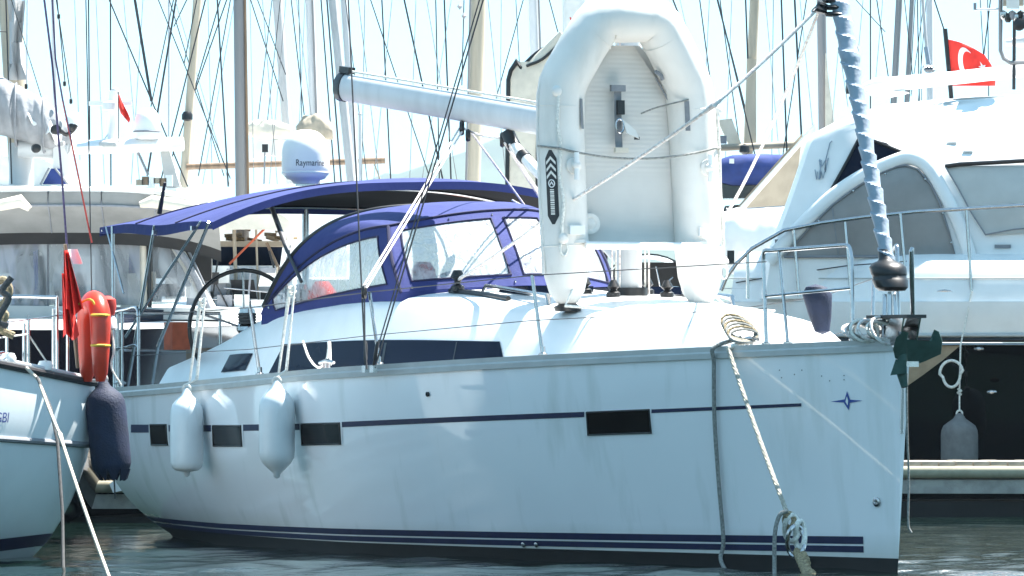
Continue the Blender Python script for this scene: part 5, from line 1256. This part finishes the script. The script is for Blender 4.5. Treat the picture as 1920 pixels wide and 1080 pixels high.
# further thin rigging of the boats in the row
stays(b3, 88.8, [((492, 0), (520, 345), 1.3), ((536, 0), (505, 345), 1.2), ((556, 0), (600, 345), 1.3), ((470, 60), (476, 345), 1.1), ((572, 0), (556, 345), 1.2)], 'stay', 'alu_dark')
stays(b4, 75.3, [((672, 0), (712, 345), 1.4), ((735, 0), (700, 345), 1.2), ((684, 0), (678, 345), 1.4)], 'stay', 'alu_dark')
stays(b5, 81.2, [((780, 0), (768, 345), 1.3), ((800, 0), (858, 345), 1.4), ((915, 0), (950, 345), 1.4), ((940, 0), (938, 200), 1.2), ((846, 0), (790, 345), 1.1)], 'stay', 'alu_dark')
stays(b6, 93.2, [((1275, 0), (1300, 110), 1.3), ((1330, 0), (1322, 170), 1.3), ((1372, 0), (1360, 300), 1.3)], 'stay', 'alu_dark')
stays(b1b, 103.2, [((232, 0), (262, 345), 1.2), ((180, 0), (196, 345), 1.1), ((140, 0), (150, 300), 1.2), ((268, 0), (246, 345), 1.2), ((340, 40), (430, 345), 1.2), ((390, 0), (398, 345), 1.2), ((440, 0), (380, 345), 1.2)], 'stay', 'alu_dark')

# H: boat with royal blue cover and tan awning between the dinghy and the motor yacht
Yh = 76.0
H = boat(1405, Yh, 'sailing boat with buff mast, royal blue boom cover and tan awning beside the motor yacht', (-.6, .8), 13, 4, 1.5)
spar('mast', (1415, 0), (1402, 300), 19, Yh, 'beige_mast', H, 1, 14)
B().slab([[at(x, y, Yh-.1) for x in (1404-.03*y, 1410, 1418+.0*y)] for y in (110, 150, 200, 245, 272)], (0, .12, 0)).build('furled_sail', 'beige_mast', H)
spar('boom', (1330, 278), (1520, 270), 13, Yh-.2, 'tan', H, extend=False); B().lathe([(0, -.08), (.07, -.03), (.06, .05), (0, .08)], at(1396, 281, Yh-.4), 10).build('gooseneck', 'black', H)
sail_roll('boom_cover', [at(1330, 322, Yh-1), at(1400, 318, Yh-1), at(1470, 318, Yh-1), at(1530, 314, Yh-1)], .17, 'bluecover', H, 21, lump=.02)
B().prism([at(1320, 340, Yh-.9), at(1530, 338, Yh-.9), at(1480, 372, Yh-.9), at(1320, 372, Yh-.9)], (0, .6, 0)).build('awning_dark_panel', 'navyhull', H)  # dark slab under the boom cover
B().box(at(1372, 302, Yh-1.3), (.06, .05, .06)).build('cover_tag', 'white', H)
aw = B().slab([[at(1372+26*j, 404-29*j-0*k, Yh-2)+V((.05*k, .45*k, -.12*k-.0)) for k in range(5)] for j in range(7)], (0, 0, -.03)).build('awning_roll', 'offwhite', H, 60)
B().grid([[at(1372+22*j, 400-25*j, Yh-1.9), at(1395+17*j, 410-16*j, Yh-1.7), at(1420+13*j, 420-4*j, Yh-1.5)] for j in range(7)]).build('awning', 'tan', H, 60)
for k, (a, b) in enumerate((((1362, 392), (1520, 440)), ((1395, 392), (1500, 385)), ((1366, 398), (1500, 452)))): spar('awning_pole', a, b, 4, Yh-2.1, ('steel', 'steel', 'dgrey')[k], H, extend=False)
B().prism([at(1360, 386, Yh-1.2), at(1530, 370, Yh-1.2), at(1530, 460, Yh-1.2), at(1330, 440, Yh-1.2)], (0, .4, 0)).build('cockpit_dark_panel', 'navyhull', H)  # dark slab behind the awning
sail_roll('tarpaulin', [at(1330, 440, Yh-3), at(1400, 455, Yh-3.1), at(1460, 450, Yh-3.1), at(1520, 452, Yh-3)], .36, 'white', H, 8, lump=.03)
B().prism([at(1345, 225, Yh), at(1372, 222, Yh), at(1392, 275, Yh), at(1368, 275, Yh)], (0, .1, 0)).build('folded_tarp', 'cream', H)
tube('lamp_post', [at(1343, 300, Yh-.5), at(1344, 205, Yh-.5)], .03, 'black', H, 8)
B().lathe([(.03, -.1), (.05, -.02), (.04, .08), (0, .11)], at(1343, 205, Yh-.5), 8).build('lamp', 'black', H); B().box(at(1352, 262, Yh-.4), (.14, .1, .1)).build('winch_box', 'dgrey', H)
stays(H, Yh-.3, [((1398, 0), (1402, 110), 3), ((1465, 0), (1477, 330), 3.2), ((1490, 0), (1520, 600), 3.6), ((1512, 0), (1468, 290), 2), ((1346, 0), (1425, 330), 2.4)])
b9 = boat(1545, 90, 'sailing boat with a grey mast and hoisted sail edge above the motor yacht bow', (.4, .9), 13, 4, 1.4)
spar('mast', (1540, 0), (1546, 420), 18, 90, 'alu_dark', b9, 1, 14); B().slab([[at(x, y, 89.8) for x in (1548, 1548+max(1, (y-105)*.13))] for y in (100, 160, 240, 300, 360)], (0, .1, 0)).build('sail_edge', 'cream', b9)
stays(b9, 89.5, [((1632, 0), (1632, 260), 2.4), ((1644, 0), (1668, 160), 2), ((1605, 0), (1660, 60), 1.5), ((1450, 0), (1447, 300), 1.3)])
stays(b9, 89.2, [((1560, 0), (1590, 200), 1.4), ((1435, 0), (1462, 300), 1.3), ((1500, 0), (1530, 300), 1.3), ((1580, 0), (1560, 230), 1.2), ((1618, 0), (1600, 200), 1.2), ((1655, 0), (1640, 170), 1.2)], 'stay', 'alu_dark')
b10 = boat(1678, 112, 'sailing boat with a dark grey mast directly behind the hardtop of the motor yacht', (.9, .4), 12, 3.8, 1.4)
spar('mast', (1686, 0), (1670, 300), 12.5, 112, 'alu_dark', b10); stays(b10, 111.6, [((1696, 0), (1712, 150), 1.6), ((1716, 0), (1704, 200), 1.6)])
b11 = boat(1703, 118, 'sailing boat with the thinnest dark mast in the row behind the motor yacht', (.9, -.4), 11, 3.5, 1.3)
spar('mast', (1710, 0), (1694, 300), 8.5, 118, 'alu_dark', b11); stays(b11, 117.6, [((1720, 0), (1724, 200), 2), ((1733, 0), (1708, 180), 1.4), ((1735, 20), (1722, 190), 1.4)])
b12 = boat(1743, 104, 'sailing boat with a blue grey mast and furled jib beside the Turkish flag', (-.8, .6), 12, 3.8, 1.4)
spar('mast', (1743, 0), (1745, 300), 13, 104, 'alu', b12); spar('furled_jib', (1730, 0), (1737, 90), 6, 103.5, 'sail', b12)
tube('jib_drum', [at(1736, 88, 103.5), at(1741, 120, 103.5)], .04, 'uv', b12, 8)
for k in range(6): B().lathe([(0, -.05), (.05, 0), (0, .05)], at(1734+3*k, 126+5*(k % 2), 103.4), 8).build('mast_fitting', 'dgrey' if k % 2 else 'steel', b12)
stays(b12, 103.4, [((1752, 0), (1778, 80), 2.5), ((1838, 0), (1846, 140), 1.6), ((1857, 0), (1839, 150), 2.2), ((1852, 0), (1854, 200), 1.8), ((1726, 0), (1728, 200), 1.2)])

# ================================================================== BLACK HULLED MOTOR YACHT
GO = at(1650, 740, 60.3); GO.z = 0
gE = V((.985, -.17, 0)).normalized(); gN = V((-.17, -.985, 0)).normalized()
def G(px, py, q):
    d = V(((px-960)/F, 1, (HZ-py)/F)); eye = V((0, 0, CH)); t = (q+(GO-eye).dot(gN))/d.dot(gN); return eye+d*t
my = thing('motor_yacht', GO, 'white motor yacht with black hull and grey window covers beside the yacht bow', 'motor yacht')
def far(p, q): return p-gN*q            # same point on the other side
def qb(px, k):                          # half breadth along the hull, k = 1 at the gunwale
    x = (px-1290)/420; return (2.0*max(0, min(1, x))**.33)*k+.02
PX = [1291, 1294, 1300, 1312, 1335, 1370, 1400, 1440, 1500, 1570, 1650, 1740, 1840, 1960, 2100, 2300]
HR = [(566, 1.0), (585, .995), (610, .975), (632, .955)]
def hring(py, k, px): return G(px+(py-560)*.16*max(0, 1-(px-1290)/500), py, qb(px, k))
def both(rows, name, m, angle=50):
    b = B(); b.grid(rows); b.grid([[p-gN*2*((p-GO).dot(gN)) for p in r] for r in rows]); return b.build(name, m, my, angle)
both([[hring(py, k, px) for px in PX] for py, k in HR], 'topside', 'white')
both([[hring(py, k, px) for px in PX] for py, k in ((643, .945), (690, .90), (760, .83), (830, .76), (900, .70), (985, .62))], 'lower_hull', 'blackhull')
rr = [hring(637.5, .97, px) for px in PX]
for s_, m, r in ((0, 'black', .022), (.045, 'steel', .012)):
    tube('rub_rail', [p+gN*.01-Z3*s_ for p in rr], r, m, my, 8)
tube('rub_rail', [p+gN*.01+Z3*.045 for p in rr], .016, 'rail', my, 8)
B().grid([[hring(566, 1, px)+Z3*.002, hring(566, 1, px)-gN*2*qb(px, 1)+Z3*.002] for px in PX]).build('foredeck', 'deck', my)
# sand coloured wedge laid over the black hull at the bow flare
B().grid([[hring(y, k+.004, x)+gN*.03 for x, y, k in r] for r in (((1690, 668, .925), (1730, 652, .94), (1768, 645, .945), (1802, 645, .945)), ((1690, 695, .90), (1730, 672, .92), (1768, 654, .935), (1802, 646, .945)), ((1690, 728, .87), (1730, 702, .90), (1768, 675, .92), (1802, 647, .945)))]).build('beige_wedge', 'bronze', my)
for px, py in ((1836, 654), (1860, 735)):
    p = hring(py, .93, px)+gN*.03; B().lathe([(.0, .02), (.03, .018), (.05, 0), (.0, 0)], p, 14, (gE, Z3*.5, gN)).build('hull_light', 'steel', my)
# bulwark and side deck, then the deckhouse
both([[G(px+dx, py, qb(px, 1)-o) for px in PX[5:]] for py, o, dx in ((566, .03, 0), (545, .05, 2), (515, .10, 6), (490, .18, 10), (478, .30, 14), (472, .6, 16))], 'bulwark', 'white')
for y in (522, 541): tube('deck_moulding', [G(px, y, qb(px, 1)-.075) for px in PX[4:]], .006, 'rail', my, 6)
def qs_(py, px=0):
    lean = min(1, max(0, (px-1570)/250)); lean = lean*lean*(3-2*lean)
    return 1.62-.35*max(0, (480-py)/300)**1.3-lean*.95*max(0, (305-py)/135)**1.15
def prof_ring(pts, dq, ins=0.):
    cx = 1800; return [G(x+(cx-x)*ins*.25, y+(420-y)*ins, qs_(y)-dq) for x, y in pts]
body = [(1425, 560), (1438, 478), (1472, 385), (1512, 268), (1524, 250), (1548, 238), (1600, 214), (1660, 196), (1760, 186), (1930, 176), (2200, 166), (2200, 560)]
OUT = [(560, 1425), (520, 1431), (478, 1438), (430, 1455), (385, 1472), (330, 1491), (290, 1504), (268, 1512), (250, 1524), (238, 1548), (226, 1572), (214, 1600), (205, 1630), (196, 1660), (186, 1760), (176, 1930), (168, 2150)]
rows = []
for y, xl in OUT:
    q = qs_(y, xl); row = [G(xl+4, y, -1.3), G(xl, y, 0), G(xl, y, q-.30), G(xl+2, y, q-.12), G(xl+9, y, q-.03)]
    for i in range(1, 25):
        x = xl+20+(2260-xl-20)*(i/24)**1.3; row.append(G(x, y, qs_(y, x)))
    rows.append(row)
last = rows[-1]; rows.append([V((p.x, p.y, p.z))-gN*1.2 for p in last])
B().grid(rows).build('deckhouse', 'white', my, 40)
def gpatch(pts, name, m, off=.02, th=.03):
    return B().prism([G(x, y, qs_(y)+off) for x, y in pts], -gN*th*1.0).build(name, m, my)
def ggrid(rows, name, m, off=.02, bil=.0):
    R = []
    for j, r in enumerate(rows):
        t = j/(len(rows)-1); n = 14; xs_ = [r[0][0]+(r[1][0]-r[0][0])*i/n for i in range(n+1)]; ys_ = [r[0][1]+(r[1][1]-r[0][1])*i/n for i in range(n+1)]
        R.append([G(x, y, qs_(y)+off+bil*math.sin(math.pi*i/n)*math.sin(math.pi*t)) for i, (x, y) in enumerate(zip(xs_, ys_))])
    return B().slab(R, -gN*.02).build(name, m, my, 60)
ws = ggrid([((1560, 352), (1562, 351)), ((1588, 302), (1650, 310)), ((1609, 262), (1690, 287)), ((1613, 255), (1662, 268))], 'side_window', 'smoked', .012)
tube('window_trim', [G(x, y, qs_(y)+.02) for x, y in ((1559, 354), (1588, 302), (1613, 254), (1692, 285), (1650, 311), (1559, 354))], .014, 'black', my, 6)
ggrid([((1470, 482), (1792, 480)), ((1515, 430), (1778, 430)), ((1560, 385), (1762, 380)), ((1610, 348), (1745, 345)), ((1650, 325), (1722, 318)), ((1682, 312), (1700, 310))], 'windscreen_cover', 'grey_cover', .02, .06)
ggrid([((1850, 440), (2100, 430)), ((1822, 400), (2100, 390)), ((1795, 350), (2100, 345)), ((1772, 312), (2100, 306))], 'side_cover', 'light_cover', .03, .05)
tube('cover_hem', [G(x, y, qs_(y)+.05) for x, y in ((1772, 312), (1800, 308), (1860, 305), (1930, 301), (2100, 298))], .022, 'black', my, 8)
tube('cover_hem', [G(x, y, qs_(y)+.06) for x, y in ((1772, 312), (1795, 350), (1822, 400), (1848, 440), (1900, 430), (1960, 425))], .008, 'dgrey', my, 6)
WO = [(1470, 482), (1515, 430), (1560, 385), (1610, 348), (1650, 325), (1682, 312), (1700, 310), (1722, 318), (1745, 345), (1762, 380), (1778, 430), (1792, 480), (1470, 482)]
tube('cover_edge', [G(x, y, qs_(y)+.035) for x, y in curve([(x, y, 0) for x, y in WO], 3) and WO], .010, 'dgrey', my, 6)
for x0, x1, ya, yb in ((1655, 1662, 326, 478), (1560, 1572, 388, 478)):
    tube('cover_seam', [G(x0+(x1-x0)*t, ya+(yb-ya)*t, qs_(ya+(yb-ya)*t)+.025+.06*math.sin(math.pi*(.4))*math.sin(math.pi*t)) for t in [k/8 for k in range(9)]], .006, 'dgrey', my, 5)
for x, y in ((1480, 470), (1535, 414), (1600, 358), (1660, 326), (1735, 336), (1768, 400), (1784, 455)):
    B().lathe([(.012, 0), (.010, .006), (0, .008)], G(x, y, qs_(y)+.045), 8, (gE, Z3, gN)).build('snap_fastener', 'steel', my)
for x, y in ((1468, 452), (1880, 462)): B().box(G(x, y, qs_(y)+.01), (.16, .02, .035), (gE, gN, Z3)).build('vent', 'dgrey', my)
def band(pts, wpx, name, off=.03):
    return tube(name, [G(x, y, qs_(y)+off) for x, y in pts], [w_/2*59/F for w_ in wpx], 'white', my, 14, flat=.55, up=(0, 0, 1))
band(curve([(1440, 490, 0), (1500, 425, 0), (1560, 368, 0), (1620, 328, 0), (1672, 304, 0), (1705, 296, 0), (1738, 312, 0), (1770, 362, 0), (1800, 425, 0), (1822, 492, 0)], 4) and [(p[0], p[1]) for p in curve([(1440, 490, 0), (1500, 425, 0), (1560, 368, 0), (1620, 328, 0), (1672, 304, 0), (1705, 296, 0), (1738, 312, 0), (1770, 362, 0), (1800, 425, 0), (1822, 492, 0)], 4)], [26]*37, 'window_arch')
# script lettering on the wing
for s_ in ([(1536, 300), (1539, 322), (1536, 336), (1540, 300)], [(1537, 298), (1541, 312), (1548, 300), (1556, 268), (1560, 264)], [(1546, 318), (1550, 300), (1547, 322), (1553, 296)], [(1528, 318), (1531, 336), (1533, 322)], [(1538, 334), (1540, 322), (1543, 334), (1546, 322)]):
    tube('script', [G(x, y, qs_(y)+.012) for x, y in s_], .0055, 'uv', my, 5)
for px, y in ((1785, 268), (1815, 285)): B().box(G(px, y, qs_(y, px)+.02), (.10, .02, .02), (gE, gN, Z3)).build('roof_fitting', 'light_cover', my)
# handrail wing over the hardtop
tube('roof_wing', [G(x, y, -.25) for x, y in ((1615, 166), (1640, 160), (1700, 155), (1790, 146), (1920, 132), (2050, 120))], [.03, .075, .075, .07, .07, .07], 'white', my, 12, flat=1.6)
B().prism([G(x, y, -.2) for x, y in ((1622, 172), (1660, 168), (1700, 172), (1640, 186))], -gN*.3).build('wing_foot', 'white', my)
B().box(G(1591, 166, .7), (.05, .05, .11)).build('wing_end_light', 'black', my)
# guard rail
rail_pts = [(1352, 545), (1362, 520), (1380, 495), (1410, 466), (1470, 432), (1540, 418), (1620, 407), (1720, 397), (1820, 391), (1920, 385), (2060, 379)]
tube('guard_rail', [G(x, y, max(1.7, qb(x, 1)-.06)) for x, y in rail_pts], .020, 'steel', my, 10)
for a, b in (((1488, 426), (1498, 556)), ((1584, 412), (1596, 552)), ((1688, 400), (1697, 500)), ((1812, 391), (1822, 552)), ((1402, 472), (1402, 560)), ((1956, 383), (1966, 550))):
    tube('rail_post', [G(*a, max(1.7, qb(a[0], 1)-.06)), G(*b, max(1.7, qb(b[0], 1)-.06))], .016, 'steel', my, 8)
tube('guard_wire', [G(x, y, qb(x, 1)-.06) for x, y in ((1380, 530), (1470, 515), (1590, 498), (1700, 490))], .006, 'steel_dull', my, 6)
cc = G(1771, 556, qb(1771, 1)-.06); cleat(cc, gE, my, k=.9)
tube('deck_slot', [G(1825, 489, 1.75), G(1866, 489, 1.75)], .008, 'dgrey', my, 6)
B().box(G(1370, 482, 1.6), (.07, .08, .13)).build('windlass', 'black', my)
# equipment mast at the edge of the picture
em = B().tube([G(1876, -60, .2), G(1876, 95, .2), G(1882, 110, .2), G(1895, 118, .2), G(1960, 116, .2)], .022, 8).build('light_mast', 'alu_dark', my)
B().tube([G(1902, 30, .2), G(1901, 168, .2)], .018, 8).build('mast_post', 'steel_dull', em); B().tube([G(1828, 18, .2), G(1876, 17, .2)], .012, 8).build('mast_arm', 'alu', em)
B().box(G(1828, 12, .2), (.03, .03, .07)).build('arm_light', 'dgrey', em); B().box(G(1900, -3, .2), (.20, .15, .15)).build('searchlight', 'tan', em)
B().box(G(1899, 8, .32), (.13, .02, .09)).build('searchlight_glass', 'offwhite', em)
for k in range(6): B().lathe([(.02, -.05), (.04, -.02), (.035, .03), (0, .05)], G(1882+8*k, 28+5*(k % 2), .25), 10).build('horn', ('steel', 'black', 'dgrey')[k % 3], em)
B().lathe([(.05, -.08), (.065, 0), (.03, .02), (0, .02)], G(1911, 46, .3), 14, (gE, Z3, gN)).build('horn', 'black', em)
tube('roof_dome', [G(1886, 80, -.1), G(1930, 76, -.1), G(1990, 76, -.1)], [.03, .075, .075], 'white', em, 12)
# Turkish flag on a dark staff behind the roof wing
fs_ = thing('flag', G(1775, 185, -.4), 'red Turkish flag with white crescent flying above the motor yacht roof', 'flag')
tube('staff', [G(1772, 54, -.4), G(1784, 186, -.4)], .024, 'black', fs_, 8)
def fpt(s_, t, off=0.):
    x0 = 1774+9*t; y0 = 73+88*t; x1 = 1846+19*t+8*math.sin(3*t); y1 = 103+58*t
    return G(x0+(x1-x0)*s_, y0+(y1-y0)*s_-5*math.sin(math.pi*s_)*(1-t), -.4+.07*math.sin(7*s_+2.2*t)*s_+off)
B().slab([[fpt(i/24, j/16) for i in range(25)] for j in range(17)], -gN*.006).build('cloth', 'red', fs_, 80)
def fxy(x, y, off): return fpt(x, y, off)
cres = []
for k in range(25):
    a = math.radians(55+250*k/24); cres.append((.44+.235*math.cos(a)*.95, .50+.40*math.sin(a)))
inn = []
for k in range(25):
    a = math.radians(68+224*k/24); inn.append((.50+.19*math.cos(a)*.95, .50+.325*math.sin(a)))
for sgn, nm in ((.006, 'crescent'), (-.012, 'crescent')): B().grid([[fxy(*p, sgn) for p in cres], [fxy((p[0]+q[0])/2, (p[1]+q[1])/2, sgn) for p, q in zip(cres, inn)], [fxy(*p, sgn) for p in inn]]).build(nm, 'flag_white', fs_)
star = [(.76+.10*(1 if k % 2 == 0 else .4)*math.cos(math.pi+k*math.pi/5), .5+.17*(1 if k % 2 == 0 else .4)*math.sin(math.pi+k*math.pi/5)) for k in range(10)]
B().add([fxy(*p, .006) for p in star]+[fxy(.76, .5, .006)], [(k, (k+1) % 10, 10) for k in range(10)]).build('star', 'flag_white', fs_)
# grey fender on the motor yacht with its line and a loop
gq = .93*2.0+.16
gf, tp = fender(G(1799, 838, gq), .185, .50, 'fender_grey', 'grey cloth covered fender hanging low against the black hull', None)
tube('fender_line', [tp, tp+Z3*.2, G(1801, 648, 2.08), G(1822, 545, 1.98)], .009, 'rope', gf, 6)
tube('line_hitch', [tp+V((.015*math.cos(k), .015*math.sin(k), .16+.006*k)) for k in range(10)], .012, 'rope', gf, 6)
lp_ = thing('rope_loop', G(1784, 700, 2.08), 'white rope loop hanging on the black hull beside the fender line', 'rope')
tube('rope', [G(1784+22*math.cos(t)*(1 if math.sin(t) > 0 else .75), 701-25*math.sin(t), 2.06) for t in [k*math.pi/12 for k in range(25)]], .014, 'rope', lp_, 8)
